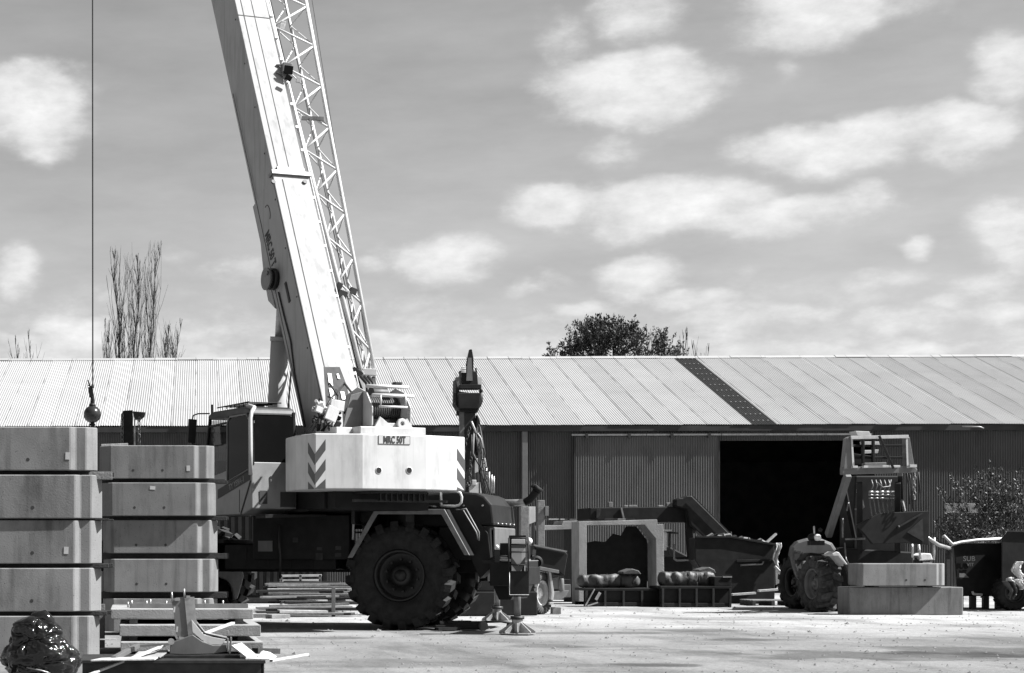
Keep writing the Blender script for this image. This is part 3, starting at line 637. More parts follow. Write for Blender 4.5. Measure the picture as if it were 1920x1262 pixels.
# chevron board on the near jack, facing the camera
JW=Matrix.Translation(CF@Vector((jx,jy,0))-Vector((0,.145,0)))
JW=Matrix.Translation(Vector((CF@Vector((jx,jy,0)))))@Matrix.Rotation(R(-6),4,'Z')
mb=MB(JW); mb.box(-.105,.105,-.150,-.140,1.0,1.5); bd=mb.build('marker_board','white',ob,.003)
mb=MB(JW)
z=1.22; mb.prism([(-.105,z),(0,z-.14),(.105,z),(.105,z-.12),(0,z-.26),(-.105,z-.12)],-.154,-.1505,1); mb.prism([(-.105,1.43),(.105,1.43),(.105,1.36),(-.105,1.36)],-.154,-.1505,1); mb.build('chevron','mark',bd)
mb=MB(JW)
for x in(-.15,.15):
    mb.tube([(x,-.17,1.0),(x,-.17,1.52)],.012,6)
for z in (1.1,1.3,1.42,1.52): mb.tube([(-.15,-.17,z),(.15,-.17,z)],.010,6)
mb.box(-.12,.12,-.135,.1,1.38,1.56); mb.build('lamp_cage','black',ob)
mb=MB(JW); mb.tube([(-.15,-.16,1.24),(-.32,-.14,1.24),(-.5,-.1,1.16)],.014,6); mb.box(-.37,-.29,-.2,-.12,1.14,1.34); mb.box(-.56,-.35,-.16,-.12,1.12,1.17); mb.build('lamp_bracket','black',ob)
mb=MB(JW); mb.sphere((.17,-.1,1.47),.055,12); mb.sphere((-.33,-.16,1.38),.035,10); mb.build('lamp','lamp',ob)
mb=MB(JW); mb.box(-.15,.16,-.16,-.14,.60,1.0); mb.build('stay_plate','black',ob); 
mb=MB(JW); mb.tube([(-.14,-.175,.98),(-.14,-.175,.63),(.16,-.175,.63)],.007,5); mb.build('stay_edge','galv',ob)
j2=ch(932,1166,2,0); outrigger(j2[0],j2[1],.22,0,'far outrigger with a plain jack')
# ---- superstructure
zb=2.28; zt_=3.15
pl=[(-.52,0),(.60,0),(1.42,.20),(1.42,.85),(1.2,1.5),(-1.15,1.5),(-1.30,.78),(-1.25,.20)]
mb=MB(SF); mb.prism(pl,zb,zt_,2); cw=mb.build('counterweight','white',crane,.018)
mb=MB(SF)
for px in (710,767): q=sh(px,882,1,0); mb.cyl((q[0],-.004,q[2]),(q[0],.03,q[2]),.048,18)
mb.build('lifting_hole','darksteel',cw)
mb=MB(SF)
for px in (710,767): q=sh(px,882,1,0); mb.lathe([(.047,-.006),(.058,-.006),(.058,.002)],18,Matrix.Translation((q[0],0,q[2])))
mb.build('hole_ring','white',cw)
q0=sh(710,817,1,0); q1=sh(768,833,1,0)
mb=MB(SF); mb.box(q0[0],q1[0],-.008,-.002,q1[2],q0[2]); sp_=mb.build('name_plate','paper',cw)
mb=MB(SF); e=.006
for (a,b,c,d) in ((q0[0]-e,q1[0]+e,q0[2],q0[2]+e),(q0[0]-e,q1[0]+e,q1[2]-e,q1[2]),(q0[0]-e,q0[0],q1[2],q0[2]),(q1[0],q1[0]+e,q1[2],q0[2])): mb.box(a,b,-.009,-.001,c,d)
mb.build('plate_border','mark',sp_)
text('MRC 50T',.150,SF@Matrix.Translation(((q0[0]+q1[0])/2,-.012,(q0[2]+q1[2])/2-.002))@Matrix.Rotation(PI/2,4,'X'),'lettering','ink',sp_,.002,.028,.66)
# chevrons: bands on the two panels that meet at the left corner, and on the right panel
def band(pa,pb,za,zb_,h,off,flip=1):
    """slanted band between plan points pa and pb, heights za -> zb_ (top edge), vertical thickness h"""
    pa=Vector((pa[0],pa[1],0)); pb=Vector((pb[0],pb[1],0)); d=(pb-pa).normalized(); n=Vector((d.y,-d.x,0))*off
    t=lambda p,z:p+n+Vector((0,0,z)); n2=n*.3
    vs=[t(pa,za),t(pb,zb_),t(pb,zb_-h),t(pa,za-h)]; zmin=zb+.004
    vs=[Vector((v.x,v.y,max(v.z,zmin))) for v in vs]
    v2=[v-n*.8 for v in vs]
    mb.add(vs+v2,[(0,1,2,3),(4,5,6,7),(0,1,5,4),(1,2,6,5),(2,3,7,6),(3,0,4,7)])
mb=MB(SF); Cn=(-1.25,.20); Ls=(-1.268,.40); Rp=(-1.25+.165,.20-.165*.2/.73)
for k in range(3):
    z=2.90-.31*k
    band(Ls,Cn,z+.12,z-.075,.17,.003); band(Cn,Rp,z-.075,z+.16,.17,.003)
Rc_=(1.42,.20); Rl=(1.42-.17,.20-.17*.2/.82)
for k in range(3):
    z=2.96-.31*k; band(Rl,Rc_,z,z-.19,.18,.003)
mb.build('chevron','mark',cw)
# superstructure deck
mb=MB(SF); mb.box(-.55,1.15,.9,5.1,1.98,2.28); mb.box(-.55,.8,1.45,5.2,2.28,2.6); mb.cyl((.25,3.95,1.5),(.25,3.95,2.0),.75,28); mb.box(-.6,-.5,1.2,2.2,2.0,2.5); mb.build('slew_frame','black',crane,.01)
mb=MB(SF); mb.box(1.0,1.16,1.4,4.6,1.7,2.3); mb.build('deck_skirt','darksteel',crane)
mb=MB(SF)   # support truss under the overhang
mb.prism([(-.1,.5),(.9,.5),(1.1,.9),(-.4,1.5)],2.24,2.27,2) 
for k in range(9): mb.box(.05+.1*k,.07+.1*k,.5,.55,2.12,2.24)
mb.box(-.4,1.3,.55,.6,2.1,2.14); mb.build('underside_grille','darksteel',crane)
mb=MB(SF); mb.box(-.52,.64,.08,.9,3.15,3.27); mb.box(-.80,-.52,.35,1.1,3.15,3.27); mb.build('winch_base','white',crane,.012)
# winch
wx0=sh(674,740,1,.7)[0]; wx1=sh(745,740,1,.7)[0]
mb=MB(SF)
for x in (wx0,wx1):
    mb.prism([(.25,3.27),(1.25,3.27),(1.3,3.6),(1.15,3.85),(.75,3.95),(.45,3.85),(.25,3.6)],x-.012,x+.012,0)
wf=mb.build('winch_frame','white',crane,.008)
mb=MB(SF); mb.cyl((wx0+.02,.78,3.58),(wx1-.02,.78,3.58),.22,28); mb.box(wx0+.02,wx1-.02,.5,.55,3.3,3.42); mb.build('winch_drum','black',wf)
mb=MB(SF)
n=16
for i in range(n): x=wx0+.05+(wx1-wx0-.1)*i/(n-1); mb.lathe([(.232,-.016),(.246,0),(.232,.016)],26,Matrix.Translation((x,.78,3.58))@Matrix.Rotation(PI/2,4,'Z'))
mb.build('rope_coil','rope',wf)
mb=MB(SF)
for z,y in ((3.94,.42),(3.78,.22)): mb.tube([(wx0-.02,y,z),(wx1+.04,y,z)],.028,10)
mb.tube([(wx0+.12,.2,3.78),(wx0+.12,.2,3.60)],.014,6); mb.tube([(wx1-.12,.2,3.78),(wx1-.12,.2,3.60)],.014,6); mb.tube([(wx0+.09,.2,3.60),(wx1-.09,.2,3.60)],.018,8)
mb.build('guard_rail','white',wf)
mb=MB(SF); mb.prism([(wx0,3.27),(wx0+.10,3.44),(wx0+.24,3.34),(wx1-.2,3.34),(wx1-.1,3.42),(wx1,3.27)],.18,.22,1)
mb.lathe([(.035,0),(.035,.05),(.085,.05),(.085,0),(.035,0)],16,Matrix.Translation(((wx0+wx1)/2+.12,.12,3.33))); mb.build('winch_guard','white',wf,.004)
mb=MB(SF); mb.cyl((wx1+.02,.6,3.72),(wx1+.14,.6,3.72),.045,10); mb.box(wx1-.14,wx1-.02,.5,.62,3.95,4.03); mb.cyl((wx1-.35,.95,3.86),(wx1-.08,.95,3.86),.12,14); mb.build('winch_motor','darksteel',wf,.006)
# left winch side cover with hose and valve cluster
mb=MB(SF); xa=sh(630,760,1,.8)[0]; mb.prism([(xa,3.27),(wx0-.02,3.27),(wx0-.02,3.86),(xa+.14,3.80),(xa+.05,3.5)],.55,.58,1); mb.build('side_cover','mid',crane,.004)
random.seed(11)
mbs={'white':MB(SF),'darksteel':MB(SF),'galv':MB(SF)}
for k in range(46):
    px=random.uniform(588,636); py=random.uniform(756,810)
    if px>622 and py<765: continue
    q=sh(px,py,1,random.uniform(.55,1.0)); s_=random.uniform(.03,.085); mm=random.choice(['white','white','darksteel','galv','darksteel'])
    if random.random()<.6: mbs[mm].cbox(q,(s_,s_*.8,s_*random.uniform(.6,1.6)),(random.uniform(-30,30),random.uniform(-30,30),random.uniform(-40,40)))
    else: mbs[mm].cyl(q,q+Vector((random.uniform(-.08,.08),-.07,random.uniform(-.08,.08))),s_*.4,10)
q=sh(622,776,1,.52); mbs['white'].cbox(q,(.20,.06,.22),(0,22,0)); q=sh(632,760,1,.52); mbs['white'].cbox(q,(.24,.05,.16),(0,8,0)); q=sh(598,768,1,.5); mbs['white'].cbox(q,(.12,.06,.09),(0,20,0))
vb=mbs['white'].build('valve_block','white',crane,.005); mbs['galv'].build('valve_fitting','galv',vb,.003); mbs['darksteel'].build('valve_body','darksteel',vb,.003)
mb=MB(SF)
for k in range(9):
    px=random.uniform(585,612); a=sh(px,775+k*2,1,.6); b=sh(px+random.uniform(-15,15),808,1,.8); m_=(a+b)/2+Vector((random.uniform(-.12,.12),-.1,.04)); mb.tube([a,m_,b],.016,6)
for k in range(6):
    a=sh(random.uniform(612,668),random.uniform(718,745),1,1.5); b=sh(random.uniform(590,670),775,1,.8); m_=(a+b)/2+Vector((random.uniform(-.15,.15),-.15,.02)); mb.tube([a,m_,b],.018,6)
for k in range(3):
    a=sh(676+7*k,706,1,1.5); b=sh(690+5*k,740,1,1.2); m_=(a+b)/2+Vector((.05,0,.03)); mb.tube([a,m_,b],.03,6)
mb.build('boom_hose','darksteel',crane)
mb=MB(SF); mb.prism([(-.75,2.28),(.0,2.28),(.0,3.2),(-.35,3.25),(-.75,3.0)],1.3,1.34,1); mb.build('boom_foot_plate','darksteel',crane)
# ---- boom
xc=-.25
A=hit(594,700,SFw,0,xc); B=hit(439,0,SFw,0,xc); d=(B-A).normalized(); 
alpha=math.atan2(d.z,d.y)
bw_=.70; bh=.98
t=(3.0-A.z)/d.z; O=A+d*t                       # base of the boom's upper left edge
nrm=Vector((0,-d.z,d.y))                        # outward normal of the upper face (rear and up)
BFl=Matrix.Identity(4)
for i,v in enumerate((Vector((1,0,0)),d,nrm)):
    for j in range(3): BFl[j][i]=v[j]
for j in range(3): BFl[j][3]=O[j]
BFw=SFw@BFl; BF=SF@BFl
def bh_(px,py,ax,v): return hit(px,py,BFw,ax,v)
ycol=bh_(515,320,0,0)[1]        # end of the base section
y1=bh_(436,0,0,0)[1]+1.0
print('BOOM alpha',math.degrees(alpha),'ycol',ycol,'yframetop',y1-1)
Lb=28.0
mb=MB(BF)
def sec(mb,x0,x1,y0,y1_,z0,z1,c=.0): mb.box(x0,x1,y0,y1_,z0,z1)
# base section tapers at the underside near the pivot
mb.prism([( .0,-.0),(ycol,0),(ycol,-bh),(4.2,-bh),(3.4,-bh+.08),(.3,-bh+.12),(-.55,-.55),(-.5,-.1)],0,bw_,0)
bs=mb.build('boom_base','boom',crane,.012)
mb=MB(BF); mb.box(.03,bw_-.03,ycol,13.6,-bh+.05,-.03); mb.build('boom_middle','boom',crane,.012)
mb=MB(BF); mb.box(.06,bw_-.06,13.6,21,-bh+.1,-.06); mb.build('boom_upper','boom',crane,.012)
mb=MB(BF); mb.box(.09,bw_-.09,21,27.3,-bh+.15,-.09); mb.build('boom_tip','boom',crane,.012)
mb=MB(BF); mb.box(.0,bw_,27.2,28.0,-bh-.05,0); 
for x in(.15,.35,.55): mb.lathe([(.02,-.03),(.28,-.03),(.25,0),(.28,.03),(.02,.03)],24,Matrix.Translation((x,27.9,-.9))@Matrix.Rotation(PI/2,4,'Z'))
mb.build('boom_head','boom',crane,.01)
# seams, weld lines, collar
mb=MB(BF)
mb.box(.16,.178,1.2,ycol-.1,.0,.004); mb.box(-.004,0,.6,ycol,-.04,-.028); mb.box(.14,.158,ycol+.1,13.4,-.03,-.026); mb.box(.36,.374,ycol+.1,13.4,-.03,-.026); mb.box(.03,.67,9.2,9.22,-.03,-.025); mb.box(-.004,0,.9,8.0,-bh+.17,-bh+.19)
mb.build('weld_line','patch',bs)
mb=MB(BF); mb.box(-.03,bw_+.03,ycol-.02,ycol+.07,-.02,.05); mb.box(.1,bw_-.06,ycol+.07,ycol+.16,-.03,.03); mb.box(-.035,0,ycol-.02,ycol+.05,-.1,.03)
mb.build('boom_collar','steel',crane,.004)
mb=MB(BF)
for k in range(12):
    y=1.0+k*1.02; mb.cyl((-.008,y,-.1-.02*(k%2)),(.0,y,-.1-.02*(k%2)),.017,8)
for (px,py) in ((512,342),(571,342)): q=bh_(px,py,2,0.0); mb.cyl((q[0],q[1],-.0),(q[0],q[1],.03),.04,10)
mb.build('rivet','darksteel',bs)
# dark slot and patch on the upper face near the pivot
mb=MB(BF); q=[bh_(a,b,2,.003) for a,b in ((607,688),(637,688),(650,722),(660,770),(612,770))]
mb.add([(p[0],p[1],.003) for p in q]+[(p[0],p[1],.0) for p in q],[(0,1,2,3,4),(5,6,7,8,9)]+[(i,(i+1)%5,5+(i+1)%5,5+i) for i in range(5)]); rc=mb.build('access_panel','patch',bs)
mb=MB(BF)
for (a,b,w_,h_) in ((619,712,.07,.24),(622,738,.07,.2),(634,706,.04,.1),(643,742,.07,.15),(628,760,.1,.12)): q=bh_(a,b,2,.01); mb.cbox((q[0],q[1],.012),(w_,h_,.015),(0,0,random.uniform(-8,8)))
mb.build('paint_patch','white',rc)
mb=MB(BF); q=bh_(540,548,0,-.0); mb.box(-.02,0,q[1]-.2,q[1]+.2,q[2]-.03,q[2]+.03); mb.build('boom_slot','ink',bs)
mb=MB(BF); q=bh_(502,400,0,0); pts=[(-.004,q[1]+.16*math.cos(a),q[2]+.10*math.sin(a)) for a in [R(x) for x in range(-20,170,15)]]; mb.tube(pts,.008,5); mb.build('painted_ring','mark',bs)
# lettering along the shaded side: reads downwards
qa=bh_(500,436,0,0); qb=bh_(514,498,0,0); mid=(qa+qb)/2; dirv=(qb-qa).normalized()
X=Matrix.Identity(4); ex=dirv; ez=Vector((-1,0,0)); ey=ez.cross(ex)
for i,v in enumerate((ex,ey,ez)):
    for j in range(3): X[j][i]=v[j]
for j in range(3): X[j][3]=mid[j]
X[0][3]=-.005
text('MRC 50 T',.27,BF@X,'lettering','ink',bs,.002,.03,(qb-qa).length/1.15)
# lift cylinder
q=bh_(517,524,0,0); q=Vector((bw_*.42,q[1],q[2])); pinS=BFl@q; sx_=-.25-pinS.x
mb=MB(SF); pr=.24
mb.cyl(pinS+Vector((sx_-.20,0,0)),pinS+Vector((sx_-.16,0,0)),.20,22); mb.cyl(pinS+Vector((sx_-.225,-.09,.09)),pinS+Vector((sx_-.2,-.09,.09)),.04,10); lc0=mb.build('cylinder_pin','mid',crane)
mb=MB(SF); mb.cyl(pinS+Vector((sx_-.16,0,0)),pinS+Vector((sx_-.10,0,0)),.165,22); mb.cyl(pinS+Vector((sx_-.10,0,0)),pinS+Vector((sx_-.03,0,0)),.195,22); mb.cyl(pinS+Vector((sx_-.03,0,0)),pinS+Vector((.4,0,0)),.17,22); mb.build('pin_boss','darksteel',lc0)
mb=MB(SF); bot=sh(520,790,0,pinS.x-.15); pinC=Vector((pinS.x-.15,pinS.y,pinS.z)); bot=Vector((pinC.x,bot.y,2.3)); 
bt=hit(517,800,SFw,0,pinC.x); dd=(bt-pinC).normalized(); tot=(2.4-pinC.z)/dd.z; bt=pinC+dd*tot
f=lambda u:pinC+dd*u
# barrel top at photo y=630
bb=hit(516,632,SFw,0,pinC.x); ub=(bb-pinC).length
mb.tube([f(ub),f(tot)],.165,26); mb.tube([f(ub-.03),f(ub+.05)],.178,26); cyl_=mb.build('lift_cylinder','boom',crane)
mb=MB(SF); mb.tube([f(0),f(ub+.1)],.095,20); mb.build('piston_rod','galv',cyl_)
mb=MB(SF); o_=Vector((.19,-.09,0)); mb.tube([f(ub+.05)+o_,f(ub+.4)+o_*1.1,f(ub+1.0)+o_,f(tot-.2)+o_],.018,6); mb.build('feed_pipe','darksteel',cyl_)
mb=MB(BF); mb.prism([(q[1]-.45,-bh+.02),(q[1]+1.1,-bh+.02),(q[1]+.3,-bh-.16),(q[1]-.15,-bh-.18)],.005,.06,0); mb.prism([(q[1]-.45,-bh+.02),(q[1]+1.1,-bh+.02),(q[1]+.3,-bh-.16),(q[1]-.15,-bh-.18)],.6,.65,0); mb.build('cylinder_lug','boom',bs,.01)
# cable and pipe up the shaded side
mb=MB(BF); pts=[bh_(a,b,0,-.02) for a,b in ((522,548),(532,590),(545,640),(552,700),(566,770),(572,800))]; mb.tube(pts,.015,6); mb.build('side_cable','ink',bs)
# ---- lattice jib stowed along the boom
def wj(px,py,D,z=-.10): return BF@(bh_(px,py,2,z))
def ext(a,b,t0,t1): return a+(b-a)*t0, a+(b-a)*t1
c1=ext(wj(499,0,32.6),wj(679,704,29.9),-.5,1.0); c2=ext(wj(534,0,33.3,-.55),wj(690,702,30.3,-.4),-.5,1.0); c3=ext(wj(573,0,33.0),wj(703,702,30.1),-.5,1.0)
mb=MB(); mb.tube(c1,.046,8); mb.tube(c3,.040,8); mb.tube(c2,.030,8); c4=ext(wj(516,0,32.5),wj(684,704,29.8),-.5,1); 
jb=mb.build('jib_chord','jib',crane)
mb=MB()
def along(c,t): return c[0]+(c[1]-c[0])*t
nb=13
for i in range(nb):
    t0=i/nb; t1=(i+.5)/nb; t2=(i+1)/nb
    mb.tube([along(c1,t0),along(c3,t1)],.021,6); mb.tube([along(c3,t1),along(c1,t2)],.021,6)
    mb.tube([along(c2,t0),along(c3,t1)],.014,6); mb.tube([along(c3,t1),along(c2,t2)],.014,6)
    mb.tube([along(c1,t0),along(c2,t1)],.014,6); mb.tube([along(c2,t1),along(c1,t2)],.014,6)
mb.build('jib_lacing','jib',jb)
mb=MB(); mb.tube([wj(585,0,33.4)-Vector((0,0,0)),wj(694,690,30.3)],.006,5); mb.tube([wj(493,-60,32.8),wj(672,700,30.0)],.012,5); mb.tube([wj(520,-60,32.9),wj(682,700,30.0)],.010,5); mb.build('jib_cable','darksteel',jb)
mb=MB(); p=wj(692,698,30.1); mb.cbox(p,(.24,.16,.11),(0,4,0)); mb.build('jib_foot','jib',jb,.006)
mb=MB()
for a in(687,697): 
    for b in (695,701): p=wj(a,b,29.98); mb.cyl(p+Vector((0,.0,0)),p+Vector((0,.05,0)),.011,8)
mb.build('foot_bolt','ink',jb)
mb=MB(); p=wj(585,222,31.9); mb.cbox(p,(.44,.05,.075),(0,2,0)); mb.build('cross_plate','steel',jb,.004)
mb=MB()
for (a,b) in ((529,50),(531,45),(560,222),(560,150),(607,610),(650,550)): p=wj(a,b,31.3+.9*(400-b)/400); mb.cbox(p,(.09,.06,.1),(0,12,0))
mb.build('jib_clip','white',jb,.006)
mb=MB(); p=wj(536,133,31.6,.02); mb.cbox(p,(.17,.20,.26),(0,6,8)); lb=mb.build('work_light','mid',crane,.01)
mb=MB(); mb.cbox(wj(541,131,31.48,.14),(.165,.03,.15),(0,6,8)); mb.cbox(wj(541,146,31.5,.14),(.12,.05,.09),(0,30,8)); mb.build('light_glass','glass',lb,.004)
mb=MB(); mb.cbox(wj(524,122,31.65,.0),(.12,.05,.02)); mb.cbox(wj(524,138,31.65,.0),(.12,.05,.02),(0,20,0)); mb.build('light_bracket','steel',lb)
mb=MB(); 
for (a,b,c,d_) in ((632,545,650,560),(655,540,668,553),(630,530,640,548)): mb.cbox(wj((a+c)/2,(b+d_)/2,30.6),((c-a)/110,.12,(d_-b)/110),(0,20,10))
mb.build('jib_pin_bracket','darksteel',jb,.006)
mb=MB(); mb.cbox(wj(668,700,30.2),(.2,.1,.14),(0,35,0)); mb.beam(wj(672,708,30.0),wj(682,735,29.9),.08,.08); mb.beam(wj(700,708,30.1),wj(703,735,29.9),.06,.08); mb.build('jib_hanger','darksteel',jb,.004)
# ladder-like clutter between the boom and the jib
mb=MB(BF)
for k in range(18):
    y=1.5+k*.52; mb.cbox((bw_+.03,y,-.05),(.07,.05,.04))
mb.tube([(bw_+.07,.6,-.06),(bw_+.07,12.5,-.06)],.012,6); mb.build('jib_mount','jib',bs,.004)
# ---- cab
cx0,cx1,cy0,cy1=-1.44,-.62,2.2,4.42; z0=1.92; zm=2.80; z1=3.72
mb=MB(SF)
# side profile (y,z), near edge is y=cy0
prof=[(cy0,2.02),(cy0+.35,1.93),(cy1-.45,1.93),(cy1-.05,2.25),(cy1,2.55),(cy1-.02,zm-.22),(cy0+.02,zm)]
mb.prism(prof,cx0,cx1,0); cab=mb.build('cab','cabp',crane,.03)
mb=MB(SF)
def post(a,b,w_=.05): mb.beam(a,b,w_,w_)
post((cx0+.03,cy0+.03,zm-.05),(cx0+.03,cy0+.06,z1-.08)); post((cx1-.03,cy0+.03,zm-.05),(cx1-.03,cy0+.06,z1-.08))
post((cx0+.03,cy0+1.02,zm-.2),(cx0+.03,cy0+1.0,z1-.05)); post((cx0+.03,cy1-.05,zm-.25),(cx0+.03,cy1-.35,z1-.05)); post((cx1-.03,cy1-.05,zm-.25),(cx1-.03,cy1-.35,z1-.05))
post((cx0+.03,cy0+1.0,z1-.2),(cx0+.03,cy1-.3,z1-.22),.035); mb.build('cab_pillar','black',cab,.008)
mb=MB(SF); mb.prism([(cy0+.03,z1-.14),(cy0+.10,z1-.02),(cy0+.3,z1+.02),(cy1-.5,z1+.03),(cy1-.3,z1-.02),(cy1-.28,z1-.1)],cx0,cx1,0); mb.build('cab_roof','darksteel',cab,.04)
mb=MB(SF); mb.tube([(cx0-.012,cy0+.02,zm-.22),(cx0-.012,cy0+.02,zm+.2),(cx0-.012,cy0+.03,z1-.2),(cx0+.02,cy0+.05,z1-.09),(cx0+.09,cy0+.1,z1-.01),(cx0+.12,cy0+.45,z1+.05)],.034,10); mb.build('corner_trim','white',cab)
mb=MB(SF); mb.box(cx0+.06,cx1-.05,cy0+.02,cy0+.03,zm,z1-.15); mb.box(cx1-.04,cx1-.03,cy0+.05,cy1-.3,zm,z1-.15); mb.build('rear_window','glass',cab)
mb=MB(SF); mb.prism([(cy0+.10,zm-.10),(cy0+.98,zm-.28),(cy0+.98,z1-.22),(cy0+.86,z1-.15),(cy0+.2,z1-.15),(cy0+.10,z1-.25)],cx0-.012,cx0-.004,0); dw=mb.build('door_window','glass',cab)
mb=MB(SF); mb.tube([(cx0-.014,a,b) for a,b in ((cy0+.07,zm-.12),(cy0+.07,z1-.24),(cy0+.18,z1-.12),(cy0+.88,z1-.12),(cy0+1.0,z1-.2),(cy0+1.0,zm-.3),(cy0+.07,zm-.12))],.018,6); mb.build('window_frame','mid',dw)
mb=MB(SF); mb.add([(cx0+.03,cy0+1.05,zm-.2),(cx0+.03,cy1-.08,zm-.2),(cx0+.03,cy1-.34,z1-.12),(cx0+.03,cy0+1.05,z1-.12)],[(0,1,2,3)]); mb.add([(cx0+.05,cy1-.06,zm-.2),(cx1-.05,cy1-.06,zm-.2),(cx1-.05,cy1-.34,z1-.12),(cx0+.05,cy1-.34,z1-.12)],[(0,1,2,3)]); mb.build('windscreen','clear',cab)
mb=MB(SF); mb.prism([(cy0+.06,zm-.13),(cy0+1.45,zm-.42),(cy0+1.45,zm-.58),(cy0+.06,zm-.30)],cx0-.006,cx0+.001,0); st=mb.build('name_strip','ink',cab)
X=Matrix.Identity(4); ex=Vector((0,-1.39,.29)).normalized(); ez=Vector((-1,0,0)); ey=ez.cross(ex)
for i,v in enumerate((ex,ey,ez)):
    for j in range(3): X[j][i]=v[j]
X[0][3]=cx0-.009; X[1][3]=cy0+.62; X[2][3]=zm-.34
text('TY YS9A-1',.14,SF@X,'lettering','steel',st,.001,.01,1.05)
mb=MB(SF); mb.beam((cx0-.006,cy0+.04,zm-.32),(cx0-.006,cy0+.45,z0+.02),.012,.03); mb.box(cx0-.004,cx0,cy0+.5,cy0+.52,z0+.05,zm-.45) ; mb.build('door_gap','ink',cab)
mb=MB(SF)
mb.box(cx0+.14,cx0+.28,cy0-.006,cy0,2.1,2.32); mb.box(cx1-.30,cx1-.02,cy0-.006,cy0,2.05,2.3)
for k in range(5): mb.box(cx1-.28,cx1-.04,cy0-.012,cy0-.006,2.08+k*.045,2.095+k*.045)
mb.build('vent','ink',cab)
mb=MB(SF); mb.box(cx1-.18,cx1+.02,cy0-.16,cy0-.01,2.55,2.93); sb=mb.build('side_box','black',cab,.01)
mb=MB(SF); mb.tube([(cx1-.19,cy0-.17,2.6),(cx1-.19,cy0-.17,2.93),(cx1+.02,cy0-.17,2.93)],.012,6); mb.build('box_edge','galv',sb)
mb=MB(SF); mb.cbox(((cx0+cx1)/2,cy0+.65,zm+.05),(.5,.14,.65),(8,0,0)); mb.cbox(((cx0+cx1)/2,cy0+.9,zm-.15),(.5,.5,.12)); mb.cbox(((cx0+cx1)/2,cy0+.63,zm+.5),(.3,.1,.2),(8,0,0)); mb.box(cx0+.1,cx1-.1,cy1-.5,cy1-.3,zm-.3,zm+.1); mb.tube([(cx0+.3,cy1-.6,zm-.1),(cx0+.25,cy1-.55,zm+.35)],.015,6); mb.build('seat','black',cab,.02)
mb=MB(SF)
for k in range(7): mb.tube([(cx0+.1,cy0+.4+.18*k,z1+.05),(cx0+.1,cy0+.4+.18*k,z1+.10),(cx1-.1,cy0+.4+.18*k,z1+.10)],.010,5)
mb.tube([(cx0+.1,cy0+.35,z1+.10),(cx0+.1,cy1-.5,z1+.10)],.012,5); mb.tube([(cx0+.02,cy1-.45,z1-.05),(cx0+.02,cy1-.45,z1+.16)],.02,5); mb.build('roof_guard','black',cab)
mb=MB(SF); mx0=cx0-.28; mb.cbox((mx0,cy1-.25,3.42),(.14,.06,.42),(0,4,0)); mb.tube([(mx0,cy1-.25,3.60),(mx0+.03,cy1-.25,3.70),(mx0+.12,cy1-.25,3.73),(cx0+.02,cy1-.35,3.73)],.014,6); mb.tube([(mx0,cy1-.25,3.2),(cx0,cy1-.2,3.15)],.012,6); mb.build('mirror','black',cab,.015)
mb=MB(SF); mb.tube([(cx0+.02,cy0+.1,3.65),(cx0-.02,cy0+.02,zm+.3),(cx0-.02,cy0+.02,zm+.05)],.010,5); mb.build('cab_cable','ink',cab)
mb=MB(SF); mb.tube([(cx1-.1,cy0+.5,1.98),(cx1+.15,cy0-.3,2.05),(cx1+.45,cy0-.6,2.2)],.03,8); mb.tube([(cx1-.2,cy0+.5,1.96),(cx1+.05,cy0-.3,2.0),(cx1+.4,cy0-.5,2.15)],.03,8); mb.prism([(cx0+.2,1.86),(cx1+.5,1.90),(cx1+.5,1.93),(cx0+.2,1.92)],cy0-.1,cy0+.3,1); mb.build('cab_underframe','black',crane,.004)
# ================================================================ hoist line with headache ball
Db=42.4; p=W(173,777,Db); line=thing('hoist_line','black steel ball and hook hanging on a thin wire left of the crane','hoist line',p)
mb=MB(); mb.sphere((0,0,0),.205,28); ball=mb.build('ball','blackg',line)
mb=MB(); mb.lathe([(.07,0),(.08,.04),(.05,.08)],14,Matrix.Translation((0,0,.18))@Matrix.Rotation(PI/2,4,'X')@Matrix.Translation((0,0,0))); mb.tube([(0,0,.18),(0.01,0,.34),(0,0,.42)],[.06,.045,.05],10); mb.cbox((-.03,0,.52),(.11,.08,.24),(0,-8,0)); mb.tube([(0,0,.62),(.01,0,.72)],[.05,.02],8); mb.tube([(-.03,0,.6),(-.08,0,.74),(-.10,0,.80)],.018,6); mb.tube([(-.04,0,.66),(-.1,0,.68)],.015,5); mb.build('rope_socket','black',line,.006)
mb=MB(); mb.tube([(0,0,-.19),(0,0,-.26),(.05,0,-.30),(.05,0,-.37),(0,0,-.41),(-.05,0,-.38)],[.05,.03,.028,.028,.024,.012],8); mb.cbox((0,0,-.24),(.14,.08,.05)); mb.build('hook','black',line,.004)
mb=MB(); mb.tube([(0.012,0,.68),(0.0,0,24.6)],.016,6); mb.build('rope','rope',line)
# hoist rope from tip back along the boom to the winch
# ================================================================ precast concrete blocks
def block_proto(name='concrete_block'):
    mb=MB(); pl=[(0,.2),(.165,0),(1.48,0),(1.545,.065),(1.67,.065),(1.80,.20),(1.775,.62),(1.70,.72),(.1,.72),(0,.62)]
    mb.prism(pl,0,.52,2); b=mb.build(name,'conc',None,.011)
    for x in (.52,.98):
        mb=MB(); mb.cyl((x,-.0015,.13),(x,.03,.13),.021,12); mb.build('lifting_socket','ink',b)
    return b
def tagp(b,x,z,w=.05,h=.08):
    mb=MB(); mb.cbox((x,-.003,z),(w,.003,h),(0,random.uniform(-4,4),0)); mb.build('paper_label','paper',b)
P0=block_proto()
def place(x,y,z,label,group,rz=0,first=False):
    b=P0 if first else dup(P0,None)
    b.location=(x,y,z); b.rotation_euler=(0,0,R(rz)); tag(b,label,'concrete block',group); return b
G1='concrete blocks stacked at the left edge'; G2='concrete blocks stacked left of the crane cab'
